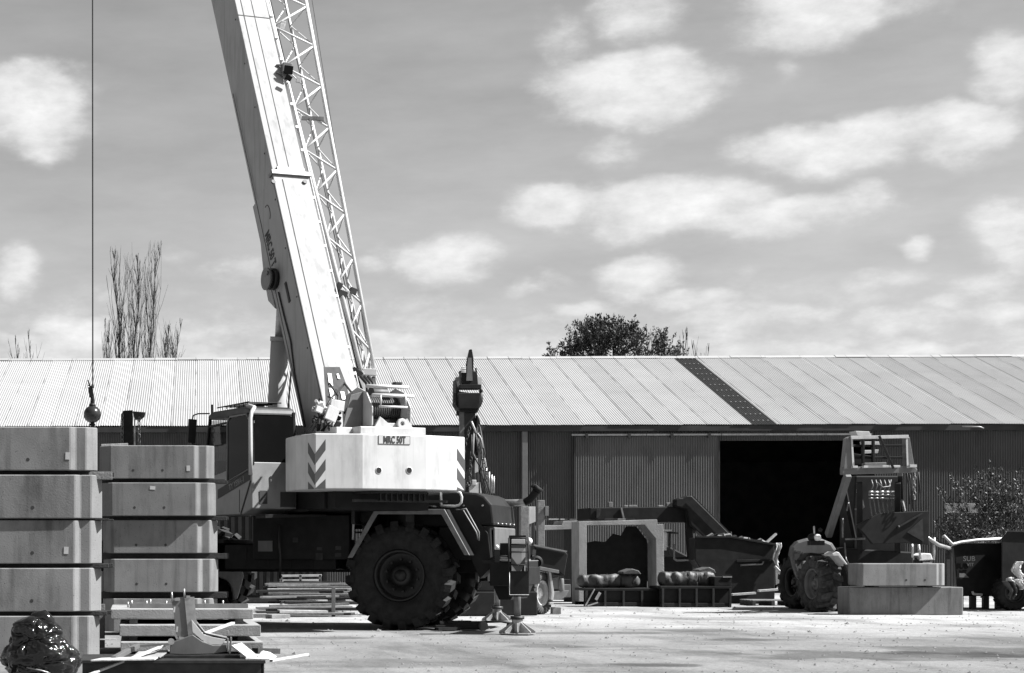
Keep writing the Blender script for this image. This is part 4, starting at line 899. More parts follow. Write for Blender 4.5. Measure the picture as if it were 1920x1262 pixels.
D1=21.5; s1=F/D1; D2=28.3; s2=F/D2
names=['topmost','second from the top','middle','fourth from the top','bottom']
tops1=[800,890,975,1065,1157]; rx1=[182,191,190,189,186]; tg1=[(127,855),None,(124,1032),None,(130,1224)]
blocks=[]
made=False
for i in range(5):
    z=H+(HY-tops1[i])/s1-.52; x=(rx1[i]-PX)/s1-1.80
    b=place(x,D1+random.uniform(-.01,.03),max(z,.02),f'{names[i]} concrete block of the nearer stack at the left edge',G1,random.uniform(-.6,.3),not made); made=True; blocks.append((b,tg1[i],D1))
tops2=[835,905,975,1048,1122]; rx2=[403,406,409,410,409]; tg2=[(353,878),(286,915),None,None,None]; ys=[0,-.06,.03,-.01,0]
for i in range(5):
    z=H+(HY-tops2[i])/s2-.52; x=(rx2[i]-PX)/s2-1.80
    b=place(x,D2+ys[i],max(z,.03),f'{names[i]} concrete block of the stack beside the crane cab',G2,random.uniform(-.3,.3)); blocks.append((b,tg2[i],D2))
for b,tg,D in blocks:
    if tg: tagp(b,(tg[0]-PX)*D/F-b.location.x,H+(HY-tg[1])*D/F-b.location.z,.085 if D==D2 and tg[0]==286 else .055,.055 if tg[0]==286 else .085)
# timber bearers between blocks
def bearer(c,L,label,group,w=.07,h=.045,m='woodd',ang=0):
    mb=MB(); mb.box(-L/2,L/2,-w/2,w/2,0,h); o=mb.build('timber_bearer',m,None,.004); o.location=c; o.rotation_euler=(0,0,R(ang)); tag(o,label,'bearer',group); return o
ordn=['first','second','third','fourth']
for st,(tops,rx,D,s_,nm) in enumerate(((tops1,rx1,D1,s1,'left edge stack'),(tops2,rx2,D2,s2,'stack beside the cab'))):
    for i in range(4):
        zt=max(H+(HY-tops[i+1])/s_,.54); gap=(H+(HY-tops[i])/s_-.52)-zt
        gap=max(gap,.02)
        for (yy,wd) in ((.06,'front'),(.46,'rear')):
            e=.07+.05*((i*3+st+(yy>.3))%3)
            bearer(((rx[i+1]-PX)/s_-.9+.06,D+yy+.12,zt+.001),1.72+2*e,f'{wd} timber strip in the {ordn[i]} gap from the top of the {nm}','timber strips between the stacked blocks',.09,gap-.002)
bearer(((rx1[1]-PX)/s1-.02,D1+.2,H+(HY-898)/s1),.28,'thick pale block end poking out under the topmost left block','timber strips between the stacked blocks',.14,.09,'wood')
# ================================================================ flat slab pile with bolts
def slab(x0,x1,yt,yb,D,dep,label,rz=0):
    s_=F/D; mb=MB(); w=(x1-x0)/s_; h=(yb-yt)/s_; mb.box(0,w,0,dep,0,h); o=mb.build('flat_slab','slab',None,.01); o.location=((x0-PX)/s_,D,H+(HY-yb)/s_); o.rotation_euler=(0,0,R(rz)); tag(o,label,'concrete slab','flat concrete slabs piled in front of the second stack'); return o
S1=slab(207,475,1142,1161,22.6,1.9,'top flat slab of the low pile, with bolts standing on it')
slab(224,489,1172,1193,22.3,1.9,'second flat slab of the low pile')
slab(226,494,1204,1222,22.1,1.9,'bottom flat slab of the low pile')
mb=MB()
for i,(px,py) in enumerate(((240,1136),(247,1133),(275,1134),(282,1131),(312,1134),(384,1133),(418,1133),(322,1120))):
    D=23.2; p=W(px,py,D); mb=MB(); zb_=H+(HY-1142)/(F/22.6)+.002; mb.tube([(p.x,D,zb_),(p.x,D,max(p.z+.05,zb_+.07))],.011,6); o=mb.build('threaded_bolt','galv',None,org=(p.x,D,zb_)); tag(o,'short bolt standing up on the top flat slab','bolt','bolts standing on the top flat slab')
for k,(a,b,dy,yl) in enumerate(((243,465,.35,1128),(245,300,.9,1128))):
    D=22.6+dy; s_=F/D; z=H+(HY-1142)/(F/22.6)+.002; mb=MB(); mb.box((a-PX)/s_,(b-PX)/s_,D,D+.09,z,z+.012); mb.box((a-PX)/s_,(b-PX)/s_,D,D+.012,z+.012,z+.055); o=mb.build('steel_angle','steel',None,.002,org=((a-PX)/s_,D,z)); tag(o,['long steel angle lying along the top flat slab','short steel angle behind the long one on the slab'][k],'steel angle')
for k,(x,y,w) in enumerate(((185,196,0),)):
    pass
# props between slabs
for i,(px,y0,y1,D) in enumerate(((250,1161,1172,22.4),(450,1161,1172,22.4),(250,1193,1204,22.2),(455,1193,1204,22.2),(260,1222,1232,22.1),(460,1222,1232,22.1))):
    s_=F/D; mb=MB(); w=.1; mb.box(-w/2,w/2,0,1.7,0,(y1-y0)/s_-.003); o=mb.build('timber_bearer','woodd',None,.003); o.location=((px-PX)/s_,D+.15,H+(HY-y1)/s_+.0015); tag(o,f"{'left' if px<300 else 'right'} timber bearer {['under the top','under the second','under the bottom'][i//2]} flat slab",'bearer','bearers between the flat slabs')
# upright plank between the stacks
mb=MB(); p=W(191,1186,24); mb.box(-.04,.04,-.03,.03,-.35,.26); o=mb.build('upright_plank','wood',None,.004); o.location=p; 
o.location.z=.35+.0; tag(o,'short upright timber plank in the gap between the two stacks','plank')
mb=MB(); mb.box(-.55,.6,-.2,.2,0,.05); o=mb.build('steel_plate','steel',None,.004); o.location=W(200,1200,23.5); o.location.z=.002; tag(o,'steel plate lying on the ground between the stacks','steel plate')
# ================================================================ low dark table with bracket
Dt=16.0; st_=F/Dt; zt=H+(HY-1238)/st_
tb=thing('steel_table','low dark steel work table at the bottom of the frame','table',(0,Dt+.45,0))
x0=(150-PX)/st_; x1=(498-PX)/st_
mb=MB(); mb.box(x0,x1,-.45,.5,zt-.03,zt); mb.box(x0+.02,x1-.02,-.43,-.40,.02,zt-.03); mb.box(x1-.04,x1-.01,-.43,.45,.02,zt-.03); mb.build('table_top','darksteel',tb,.004)
for (x,y) in ((x0+.05,-.38),(x1-.07,-.38),(x0+.05,.42),(x1-.07,.42)):
    mb=MB(); mb.box(x,x+.05,y,y+.05,0,zt-.03); mb.build('leg','darksteel',tb)
def on(px,py,D): return W(px,py,D)
# bracket
zb0=zt+.004
br=thing('steel_bracket','upright galvanised steel bracket with a tall slotted plate standing on the low table','bracket',(on(370,1200,16.4).x,16.4,zb0))
bo=Vector(br.location)
def bp(px,py,D=16.4): return on(px,py,D)-bo
def plate(pts,D,th,name,m,parent,bev=.002):
    P_=[bp(a,b,D) for a,b in pts]; n=len(P_); back=[p+Vector((0,th,0)) for p in P_]; mb=MB(); mb.add(P_+back,[tuple(range(n)),tuple(range(n,2*n))]+[(i,(i+1)%n,n+(i+1)%n,n+i) for i in range(n)]); return mb.build(name,m,parent,bev)
pl_=plate([(322,1128),(330,1121),(352,1118),(355,1124),(360,1190),(342,1200),(330,1190),(326,1150)],16.4,.012,'slotted_plate','darksteel',br)
pl_.data.materials[0]=M['mid']
mb=MB()
for (a,b,w,h) in ((327,1143,.014,.05),(350,1137,.014,.05),(332,1180,.016,.05),(354,1172,.014,.06),(333,1124,.04,.02)): q=bp(a,b,16.395); mb.cbox(q,(w,.006,h),(0,6,0))
mb.build('slot','white',pl_)
mb=MB(); mb.beam(bp(355,1120),bp(362,1192),.02,.09,(1,0,0)); mb.build('plate_flange','galv',br)
plate([(359,1162),(382,1190),(400,1195),(423,1199),(418,1209),(395,1208),(378,1200),(361,1185)],16.38,.014,'gusset','white',br)
plate([(361,1190),(380,1203),(400,1210),(424,1210),(426,1222),(400,1226),(345,1228),(318,1226),(320,1205),(340,1198)],16.36,.08,'bracket_body','mid',br,.006)
mb=MB(); mb.tube([bp(361,1159,16.5),bp(384,1187,16.5),bp(425,1196,16.5)],.012,6); mb.build('edge_bar','steel',br)
mb=MB(); a=bp(427,1209); mb.cbox(a,(.012,.14,.12)); mb.cbox(a+Vector((.025,0,-.005)),(.01,.13,.15),(0,4,0)); mb.cbox(bp(427,1185,16.4)+Vector((0,0,0)),(.018,.02,.03)); mb.build('end_plate','galv',br,.002)
mb=MB(); mb.cyl(bp(321,1203,16.33),bp(321,1203,16.5),.03,14); mb.beam(bp(326,1186),bp(334,1200),.02,.02); mb.beam(bp(335,1196),bp(352,1198),.03,.02); mb.build('pivot_lug','galv',br)
mb=MB()
for a,y0,y1 in ((322,1110,1128),(345,1104,1120)): mb.tube([bp(a,y0),bp(a+1,y1)],.008,6)
mb.cbox(bp(353,1119),(.035,.03,.02)); mb.cbox(bp(332,1124,16.37),(.045,.03,.025)); mb.build('plate_bolt','galv',pl_)
mb=MB(); mb.box(-.30,.38,-.1,.12,-.003,.022); mb.build('base_channel','darksteel',br,.002)
def bar(name,a,b,D0,D1,w,h,m,label,cat,grp=None):
    A=W(*a,D0);B=W(*b,D1); c=(A+B)/2; mb=MB(); mb.beam(A-c,B-c,w,h); o=mb.build(name,m,None,.002); o.location=c; return tag(o,label,cat,grp)
bar('steel_strip',(165,1266),(300,1213),15.75,16.3,.035,.018,'woodl','long pale strip leaning diagonally onto the low table from the left','strip')
bar('steel_strip',(246,1236),(308,1211),16.0,16.4,.03,.016,'woodl','short pale strip lying beside the long diagonal strip','strip')
bar('timber_strip',(380,1189),(437,1168),17.0,17.6,.04,.02,'woodl','pale strip sticking up to the right behind the bracket','strip')
bar('steel_channel',(213,1235),(258,1211),16.2,16.6,.05,.04,'mid','short grey channel lying left of the bracket','channel')
bar('steel_channel',(257,1211),(322,1207),16.65,16.7,.03,.02,'mid','grey bar running from the channel to the bracket','channel')
def sheet(name,pts,D,m,label,cat,th=.012,dz=0):
    P_=[W(a,b,d_) for a,b,d_ in pts]; c=sum(P_,Vector())/len(P_); n=len(P_); P_=[p-c for p in P_]; nn=(P_[1]-P_[0]).cross(P_[2]-P_[1]).normalized()*th; back=[p-nn for p in P_]
    mb=MB(); mb.add(P_+back,[tuple(range(n)),tuple(range(n,2*n))]+[(i,(i+1)%n,n+(i+1)%n,n+i) for i in range(n)]); o=mb.build(name,m,None,.001); o.location=c; return tag(o,label,cat)
sheet('plywood_offcut',[(433,1212,16.3),(452,1207,16.6),(478,1228,16.5),(460,1233,16.2)],16,'woodl','pale board offcut tilted against the right side of the bracket','offcut')
sheet('plywood_offcut',[(460,1237,16.1),(466,1230,16.4),(492,1229,16.5),(512,1233,16.4),(505,1238,16.1)],16,'woodl','pale flat offcut at the right end of the low table','offcut')
sheet('paper_scrap',[(482,1233,16.2),(490,1221,16.3),(503,1224,16.4),(516,1232,16.3),(506,1238,16.2)],16,'cloth','crumpled white scrap at the right end of the low table','scrap',.02)
bar('white_stick',(508,1239),(577,1227),16.3,16.9,.03,.02,'woodl','white stick poking out to the right of the low table','stick')
sheet('plate_offcut',[(245,1236,16.1),(262,1222,16.5),(318,1221,16.5),(300,1234,16.1)],16,'slab','grey flat plate lying left under the bracket','plate')
sheet('pale_board',[(170,1240,15.8),(190,1236,16.3),(300,1232,16.3),(290,1238,15.8)],16,'woodl','thin pale board along the left edge of the low table','board')
bar('timber_bearer',(478,1220),(520,1221),17,17.3,.07,.05,'woodd','dark short timber end right of the flat slabs','bearer')
bar('white_batten',(187,1199),(218,1199),21,21,.03,.012,'woodl','short white batten between the left stack and the flat slabs','batten')
# ================================================================ black plastic wrapped bundle
Dp=14.0; sp2=F/Dp
c=W(68,1225,Dp); bun=thing('wrapped_bundle','shiny black plastic wrapped bundle in the bottom left corner','bundle',(c.x,Dp,0))
mb=MB(); n=120; vs=[];m_=90
for i in range(m_):
    t=i/(m_-1); z=.0+t*.80
    wd=.205+.05*math.exp(-((t-.62)/.2)**2)-.02*math.sin(t*9); 
    if t>.86: wd*=max(0.0,1-((t-.86)/.14)**2.2)**.5*.97+.03
    for j in range(n):
        a=2*PI*j/n; d_=Vector((math.cos(a),math.sin(a),0)); r=wd*(1+.10*math.cos(2*a+t))
        p=d_*r; p.y*=.9; p.x+=.03*math.sin(t*4)+.015; 
        f_=lambda u,v,w,k:(1-abs(noise.noise(Vector((u*k,v*k,w*k*1.5+k))))*2.6)
        ns=noise.noise(Vector((p.x*6,p.y*6,z*5)))*.05-max(0,f_(p.x,p.y,z,8))**3*.035-max(0,f_(p.x,p.y,z,17))**2*.014
        p+=d_*ns; vs.append((p.x,p.y,z+.03*noise.noise(Vector((p.x*8,p.y*8,2)))*(t>.6)))
mb.add(vs,[(i*n+j,i*n+(j+1)%n,(i+1)*n+(j+1)%n,(i+1)*n+j) for i in range(m_-1) for j in range(n)],True); mb.build('plastic_wrap','plastic',bun)
mb=MB(); pts=[]
for k in range(9): a=k/8; pts.append((.05+.05*math.sin(a*6)-.02,-.02,.72+.12*math.sin(a*PI)))
mb.tube([(-.04,0,.70),(.0,0,.79),(.06,0,.81),(.10,0,.76),(.13,0,.68)],[.05,.055,.05,.05,.03],9); mb.build('twisted_knot','plastic',bun)
mb=MB(); mb.tube([(-.06,-.2,.42),(.05,-.235,.40),(.17,-.16,.36),(.22,-.02,.35)],.006,5); mb.build('tie_string','galv',bun)
# ================================================================ right-hand concrete pair
mb=MB()
Dr=37.5; sr=F/Dr
def cs(name,px0,px1,y0,y1,D,dep,label,grp,chamf=True):
    s_=F/D; w=(px1-px0)/s_; h=(y1-y0)/s_; mb=MB()
    if chamf: mb.prism([(0,.1),(.06,0),(w-.22,0),(w-.17,.05),(w-.09,.05),(w,.14),(w,dep),(0,dep)],0,h,2)
    else: mb.box(0,w,0,dep,0,h)
    o=mb.build(name,'conc',None,.014); o.location=((px0-PX)/s_,D,H+(HY-y1)/s_); tag(o,label,'concrete block',grp); return o
lo=cs('concrete_block',1593,1806,1101,1153,Dr,.65,'long concrete block lying on the ground in front of the telehandler','concrete blocks in front of the telehandler',False); lo.location.z=0.0
zl=lo.dimensions.z if lo.dimensions.z>0 else (1153-1101)/sr
up=cs('concrete_block',1612,1777,1057,1099,Dr-.20,.62,'shorter concrete block resting on the long one before the telehandler','concrete blocks in front of the telehandler'); up.location.z=(1153-1101)/sr+.03
mb=MB()
for px in (1700,1735): p=W(px,1087,Dr-.22)-Vector(up.location); mb=MB(); mb.cyl((p.x,-.003,.12),(p.x,.02,.12),.022,10); mb.build('lifting_socket','ink',up)
for k,px in enumerate((1640,1740)): 
    p=W(px,1100,Dr); o=MB().box(-.04,.04,0,.55,0,.028).build('timber_bearer','woodd'); o.location=(p.x,Dr-.12,(1153-1101)/sr+.001); tag(o,['left','right'][k]+' timber strip between the two blocks before the telehandler','bearer','timber strips before the telehandler')
# ================================================================ planks and scrap piled behind the crane
random.seed(5)
NP=30
lab=['lowest','low','lower middle','middle','upper middle','upper','high','topmost']
for i in range(NP):
    D=36.0+i*.16; px0=random.uniform(480,545)-0; px1=random.uniform(600,690)
    z=.03+.02*i; A=Vector(((px0-PX)*D/F,D+random.uniform(-.25,.25),z+random.uniform(0,.03))); B=Vector(((px1-PX)*D/F,D+random.uniform(-.25,.25),z+random.uniform(0,.05)))
    c=(A+B)/2; m_=['wood','woodd','darksteel','woodl','woodd','woodd','galv','darksteel','wood'][i%9]; mb=MB(); mb.beam(A-c,B-c,random.uniform(.12,.3),random.uniform(.03,.06)); o=mb.build('scrap_plank',m_,None,.003); o.location=c
    tone={'woodl':'pale','wood':'grey','darksteel':'dark steel','woodd':'dark','galv':'shiny metal'}[m_]
    tag(o,f'{tone} plank in the scrap pile beyond the crane chassis, {lab[i//4]} layer, {["frontmost","second","third","rearmost"][i%4]} one','plank','planks in the scrap pile beyond the crane')
rk=thing('steel_rack','low steel rack with thin rails behind the scrap pile','rack',W(565,1090,41)*1); rk.location.z=0; ro=Vector(rk.location)
for k,(y,pa,pb) in enumerate(((1080,526,603),(1089,527,601))):
    A=W(pa,y,41)-ro;B=W(pb,y-1,41)-ro; MB().beam(A,B,.06,.05).build('rail','white',rk,.003)
for px in (527,563,600):
    A=W(px,1078,41)-ro; MB().box(A.x-.03,A.x+.03,-.03,.03,0,A.z).build('post','steel',rk,.003)
mb=MB(); A=W(617,1092,37.0); mb.box(-.035,.035,-.03,.03,0,.60); o=mb.build('marker_post','mid',None,.004); o.location=(A.x,36.2,0); tag(o,'short grey post standing in front of the scrap pile','post')
for k,(px,py) in enumerate(((470,1115),(510,1128))):
    mb=MB(); mb.cbox((0,0,.04),(.5-.1*k,.3,.08),(0,0,20*k)); o=mb.build('white_slab','slab',None,.008); o.location=(W(px,py,37).x,36.0-.5*k,0); tag(o,['pale slab piece left of the scrap pile','pale slab piece at the front left of the scrap pile'][k],'slab')
# small pale-bodied vehicle behind the stack
v=thing('small_vehicle','small pale vehicle with a rounded mudguard, half hidden behind the block stack','vehicle',(W(430,1100,33).x,33,0)); vo=Vector(v.location)
def vp(a,b): q=W(a,b,33)-vo; return (q.x,q.z)
mb=MB(); mb.prism([vp(*p) for p in ((360,1068),(455,1066),(457,1080),(452,1100),(446,1122),(438,1126),(436,1105),(428,1090),(412,1083),(360,1083))],0,.5,1); mb.build('mudguard','riml',v,.03)
mb=MB(); mb.prism([vp(*p) for p in ((360,1048),(420,1046),(437,1054),(440,1060),(360,1062))],-.02,.7,1); mb.build('seat','riml',v,.03)
mb=MB(); mb.prism([vp(*p) for p in ((360,1025),(430,1025),(440,1045),(360,1047))],.1,.6,1); mb.prism([vp(*p) for p in ((350,1060),(452,1060),(452,1067),(350,1067))],.05,.8,1); mb.build('engine_block','darksteel',v,.02)
wheel(v,Matrix.Translation((vp(405,1100)[0],.28,.30)),.30,.22,.16,0,'tyred','rimd')
mb=MB()
for k in range(8): q=vp(405+random.uniform(-5,32),1036+random.uniform(-6,8)); mb.tube([(q[0]-.06,-.03,q[1]),(q[0],-.05,q[1]+.05),(q[0]+.08,-.03,q[1]-.02)],.012,5)
mb.build('loose_hose','galv',v)
# dark tool container behind the crane
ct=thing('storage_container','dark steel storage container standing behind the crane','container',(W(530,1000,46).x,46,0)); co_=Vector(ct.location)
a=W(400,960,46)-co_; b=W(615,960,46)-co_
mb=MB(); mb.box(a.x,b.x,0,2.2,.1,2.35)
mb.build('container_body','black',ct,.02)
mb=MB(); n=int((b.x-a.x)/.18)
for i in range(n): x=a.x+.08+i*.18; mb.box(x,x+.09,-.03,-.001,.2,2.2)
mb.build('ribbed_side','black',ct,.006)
mb=MB(); mb.box(a.x-.02,b.x+.02,-.05,.06,.02,.14); mb.box(a.x-.02,b.x+.02,-.05,.06,2.3,2.42); mb.build('container_frame','darksteel',ct,.004)
# hydraulic jack parts lying on the ground by the tyre
mb=MB(); p=W(880,1170,29.6)
hj=thing('trolley_jack','black long hydraulic jack lying on the ground between tyre and outrigger','jack',(p.x,30.0,0))
mb=MB(); mb.cyl((-.42,0,.09),(.28,-.05,.09),.07,14); mb.cbox((-.1,0,.06),(.8,.22,.06)); mb.cbox((-.1,0,.14),(.4,.16,.05)); mb.build('jack_body','black',hj,.008)
mb=MB(); mb.cyl((.28,-.14,.08),(.28,.06,.08),.08,14); mb.cyl((.75,-.05,.08),(.75,.07,.08),.05,12); mb.build('jack_wheel','darksteel',hj)
mb=MB(); mb.tube([(.28,0,.14),(.6,0,.15),(.9,0,.10)],.02,6); mb.tube([(-.45,-.3,.03),(-.7,-.3,.05),(-.85,-.28,.03)],.02,6); mb.cbox((-.35,-.25,.04),(.4,.2,.05),(0,0,20)); mb.build('jack_handle','black',hj)
def SHX_(k):
    q=Matrix.Identity(4); q[0][1]=k; return q
# ================================================================ drilling mast behind the crane
Dm=37.0; o=Vector((W(878,900,Dm).x,Dm,0)); dm=thing('drilling_rig','dark vertical drilling mast with hoses and chains behind the counterweight','drilling rig',o)
def mp(a,b,D=Dm): return W(a,b,D)-o
def mpp(pts,D=Dm): return [(mp(a,b,D).x,mp(a,b,D).z) for a,b in pts]
mb=MB(); mb.prism(mpp([(866,760),(892,760),(890,945),(870,945)]),0,.2,1); mb.box(-.1,.12,.02,.2,0,2.3); mb.build('mast','darksteel',dm,.01)
mb=MB(); mb.prism(mpp([(859,762),(870,762),(871,945),(866,945),(862,800)]),-.02,.05,1); mb.build('mast_cheek','mid',dm,.006)
mb=MB(); mb.prism(mpp([(853,712),(860,735),(900,740),(900,760),(893,775),(862,772),(852,760)]),-.12,.25,1); mb.prism(mpp([(855,738),(898,738),(895,768),(857,768)]),-.2,.3,1); mb.build('drive_head','black',dm,.015)
mb=MB(); mb.prism(mpp([(881,655),(885,655),(888,672),(888,730),(876,730),(874,690),(877,673)]),0,.12,1); mb.prism(mpp([(863,695),(875,690),(893,700),(895,728),(866,730)]),-.1,.2,1); mb.box(mp(860,0).x,mp(900,0).x,-.14,.2,mp(0,730).z,mp(0,722).z); mb.build('mast_top','black',dm,.006)
mb=MB(); mb.prism(mpp([(876,672),(882,672),(884,715),(872,715),(874,690)]),-.13,-.10,1); mb.prism(mpp([(854,708),(860,708),(860,728),(857,733),(854,733)]),-.1,.1,1); mb.build('side_plate','mid',dm)
mb=MB()
for k in range(4): q=mp(867,690+3*k); mb.cyl(q-Vector((.05,.12,0)),q+Vector((.05,-.12,0)),.014,8)
mb.prism(mpp([(893,707),(903,707),(903,730),(893,730)]),-.05,.1,1); mb.build('pulley_guard','white',dm,.004)
mb=MB(); mb.tube([mp(902,732),mp(902,752),mp(899,760),mp(893,762)],.04,8); mb.cyl(mp(899,732),mp(904,732),.055,10); mb.build('side_pipe','darksteel',dm)
mb=MB(); mb.tube([mp(892,690),mp(893,697),mp(890,715)],.02,6); mb.box(mp(851,0).x,mp(855,0).x,-.05,.1,mp(0,755).z,mp(0,737).z); mb.cyl(mp(856,775),mp(860,775),.05,10); mb.build('sensor_box','black',dm)
def chain(mb,pts,r=.022):
    # links along a polyline
    P_=[Vector(p) for p in pts]; L_=[0]
    for a,b in zip(P_,P_[1:]): L_.append(L_[-1]+(b-a).length)
    n=int(L_[-1]/(r*2.6))
    for i in range(n):
        s_=L_[-1]*i/n; k=max(j for j in range(len(L_)-1) if L_[j]<=s_); a=P_[k];b=P_[k+1]; p=a+(b-a)*((s_-L_[k])/(L_[k+1]-L_[k])); d_=(b-a).normalized(); u=d_.orthogonal() if i%2 else d_.cross(d_.orthogonal()); u.normalize()
        ring=[p+d_*r*1.7*math.cos(t)+u*r*math.sin(t) for t in [PI*j/3 for j in range(6)]]; mb.tube(ring+[ring[0]],r*.35,4,False)
mb=MB(); chain(mb,[mp(880,805,36.7),mp(871,840,36.7),mp(868,880,36.7),mp(877,915,36.7)],.03); chain(mb,[mp(897,800,36.7),mp(901,830,36.7),mp(898,855,36.7)],.03); chain(mb,[mp(902,850,36.7),mp(912,880,36.7),mp(910,912,36.7)],.03); chain(mb,[mp(887,815,36.7),mp(883,860,36.7),mp(880,915,36.7)],.03)
mb.build('chain','rope',dm)
mb=MB(); mb.prism(mpp([(893,778),(898,790),(903,815),(905,850),(893,855),(888,820)]),-.12,.05,1); mb.build('swivel_arm','black',dm,.01)
for k in range(9):
    a=random.uniform(884,900); b=random.uniform(892,918); mb=MB(); mb.tube([mp(a,800+k*3,36.6),mp(a+random.uniform(-3,10),850,36.6),mp(b,885,36.6),mp(b+random.uniform(-2,14),925,36.6)],.014,6); mb.build('hose',['rope','darksteel','rope','steel'][k%4],dm)
mb=MB(); mb.tube([mp(884,790,36.6),mp(888,800,36.6),mp(893,812,36.6)],.02,6); mb.tube([mp(895,812,36.6),mp(902,822,36.6),mp(906,840,36.6)],.018,6); mb.build('white_hose','white',dm)
mb=MB(); mb.prism(mpp([(884,860),(912,858),(915,876),(905,882),(884,890)]),.1,.3,1); mb.prism(mpp([(879,908),(902,904),(905,925),(879,925)]),-.05,.3,1); mb.prism(mpp([(884,900),(892,900),(892,910),(884,910)]),-.07,.1,1); mb.build('white_box','white',dm,.01)
mb=MB()
for a,b in ((907,880),(912,878),(917,885),(922,890),(926,893)): mb.tube([mp(a,b,36.8),mp(a,925,36.8)],.018,6)
mb.build('guard_bar','galv',dm)
mb=MB(); mb.box(-1.0,1.2,-.4,.8,.5,.9); mb.box(-1.1,1.3,-.5,-.2,0.02,.5); mb.box(-1.1,1.3,.6,.9,0.02,.5); mb.build('track_base','black',dm,.02)
# ================================================================ tipping trailer with a white-rimmed wheel
Dv=38.0; o=Vector((W(1000,1100,Dv).x,Dv,0)); tt=thing('tipping_trailer','dark tub trailer with a white-rimmed wheel right of the crane','trailer',o)
def tp(a,b,D=Dv): return W(a,b,D)-o
def tpp(pts,D=Dv): return [(tp(a,b,D).x,tp(a,b,D).z) for a,b in pts]
wz=frame(0,0,0,52)
X=Matrix.Translation((tp(1006,1111).x+.03,.0,.44))@Matrix.Rotation(R(50),4,'Z')
wheel(tt,X,.44,.30,.27,34,'tyred','riml',.014)
X=Matrix.Translation((tp(950,1111).x,.95,.44))@Matrix.Rotation(R(60),4,'Z'); wheel(tt,X,.44,.28,.27,34,'tyred','rimd',.014)
X=Matrix.Translation((tp(966,1111).x,.45,.44))@Matrix.Rotation(R(60),4,'Z'); wheel(tt,X,.44,.28,.27,34,'tyred','rimd',.014)
mb=MB(); mb.prism(tpp([(1000,1023),(1058,1034),(1063,1040),(1056,1080),(1046,1072),(1003,1064)]),-.1,1.2,1); tub=mb.build('tub','black',tt,.02)
mb=MB(); mb.beam(tp(998,1022)+Vector((0,-.13,0)),tp(1060,1034)+Vector((0,-.13,0)),.04,.03); mb.build('tub_rim','steel',tub)
mb=MB(); mb.prism(tpp([(1008,1062),(1044,1069),(1044,1075),(1008,1069)]),-.2,.5,1); mb.build('wheel_guard','steel',tt,.006)
mb=MB(); mb.prism(tpp([(1026,1072),(1030,1072),(1036,1112),(1034,1126),(1030,1124),(1031,1110)]),-.15,.1,1); mb.cbox(tp(1031,1131)+Vector((0,-.1,0)),(.08,.1,.05)); mb.build('mud_flap','white',tt,.006)
mb=MB(); mb.prism(tpp([(985,1055),(1004,1030),(1008,1035),(1000,1090),(985,1100)]),.0,.1,1); mb.lathe([(.10,0),(.15,.02),(.15,.05),(.10,.07)],18,Matrix.Translation(tp(1003,1055)+Vector((0,-.15,0)))); mb.box(-.7,.6,.3,.5,.45,.6); mb.box(-.9,.9,.5,1.2,.55,.72); mb.build('trailer_chassis','black',tt,.008)
mb=MB(); mb.prism(tpp([(997,1030),(1003,1031),(1000,1058),(995,1058)]),-.12,-.08,1); mb.build('side_strut','mid',tt)
mb=MB(); mb.prism(tpp([(1035,1083),(1048,1082),(1049,1105),(1035,1105)]),.0,.3,1); mb.cyl(tp(1052,1085)+Vector((0,0,0)),tp(1053,1108),.06,12); mb.box(tp(1056,0).x,tp(1070,0).x,0,.2,.35,.62); mb.build('tank','mid',tt,.01)
mb=MB(); mb.prism(tpp([(1034,1109),(1066,1107),(1060,1118),(1052,1124),(1035,1124)]),-.05,.2,1); mb.box(tp(1036,0).x,tp(1052,0).x,0,.2,0.0,.14); mb.build('rear_frame','steel',tt,.006)
# two upright posts and a white panel beyond the exhaust
Du=42.0
for k,(a,b,y0,lab) in enumerate(((975,990,950,'thick upright timber post beyond the crane exhaust'),(1007,1020,938,'upright timber post right of the exhaust elbow'))):
    p=W(a,y0,Du); q=W(b,y0,Du); w=(q.x-p.x)/2; o2=MB().box(-w,w,-.09,.09,0,p.z).build('upright_post','wood',None,.01); o2.location=((p.x+q.x)/2,Du,0); tag(o2,lab,'post')
    if k==1: 
        MB().cbox((.12,-.1,p.z-.25),(.08,.06,.22)).build('post_fitting','steel',o2,.004)
p=W(992,950,43); q=W(1004,983,43); wp=MB().prism([(0,0),(q.x-p.x,.06),(q.x-p.x,p.z-q.z),(0,p.z-q.z)],0,.03,1).build('sign_board','white',None,.004); wp.location=(p.x,43,q.z)
tag(wp,'bright white panel hanging between the two upright posts','panel')
MB().box(.02,.05,.03,.06,-q.z,(p.z-q.z)).build('sign_post','wood',wp)
# ================================================================ precast culvert units
Dc=45.0; o=Vector((W(1165,1100,Dc).x,Dc,0))
def cp(pts): return [((W(a,b,Dc)-o).x,max(0,(W(a,b,Dc)-o).z)) for a,b in pts]
cv=thing('culvert_unit','upright precast concrete culvert frame, the larger right one with a cut inner corner','culvert',o,'precast culvert units by the shed door')
fr=cp([(1085,978),(1160,976),(1232,974),(1233,983),(1244,983),(1246,1133),(1231,1133),(1230,1010),(1209,984),(1100,985),(1100,1133),(1086,1133)])
mb=MB(); n=len(fr)
mb.prism(fr,0,.75,1); mb.build('frame','culv',cv,.008)
mb=MB(); b_=cp([(1101,1020),(1130,1014),(1150,1016),(1165,1000),(1180,1004),(1190,986),(1209,986),(1229,1012),(1230,1133),(1101,1133)]); mb.prism(b_,.77,.80,1); mb.build('dark_fill_board','black',cv)  # black sheet added behind the opening so its inside reads as shade
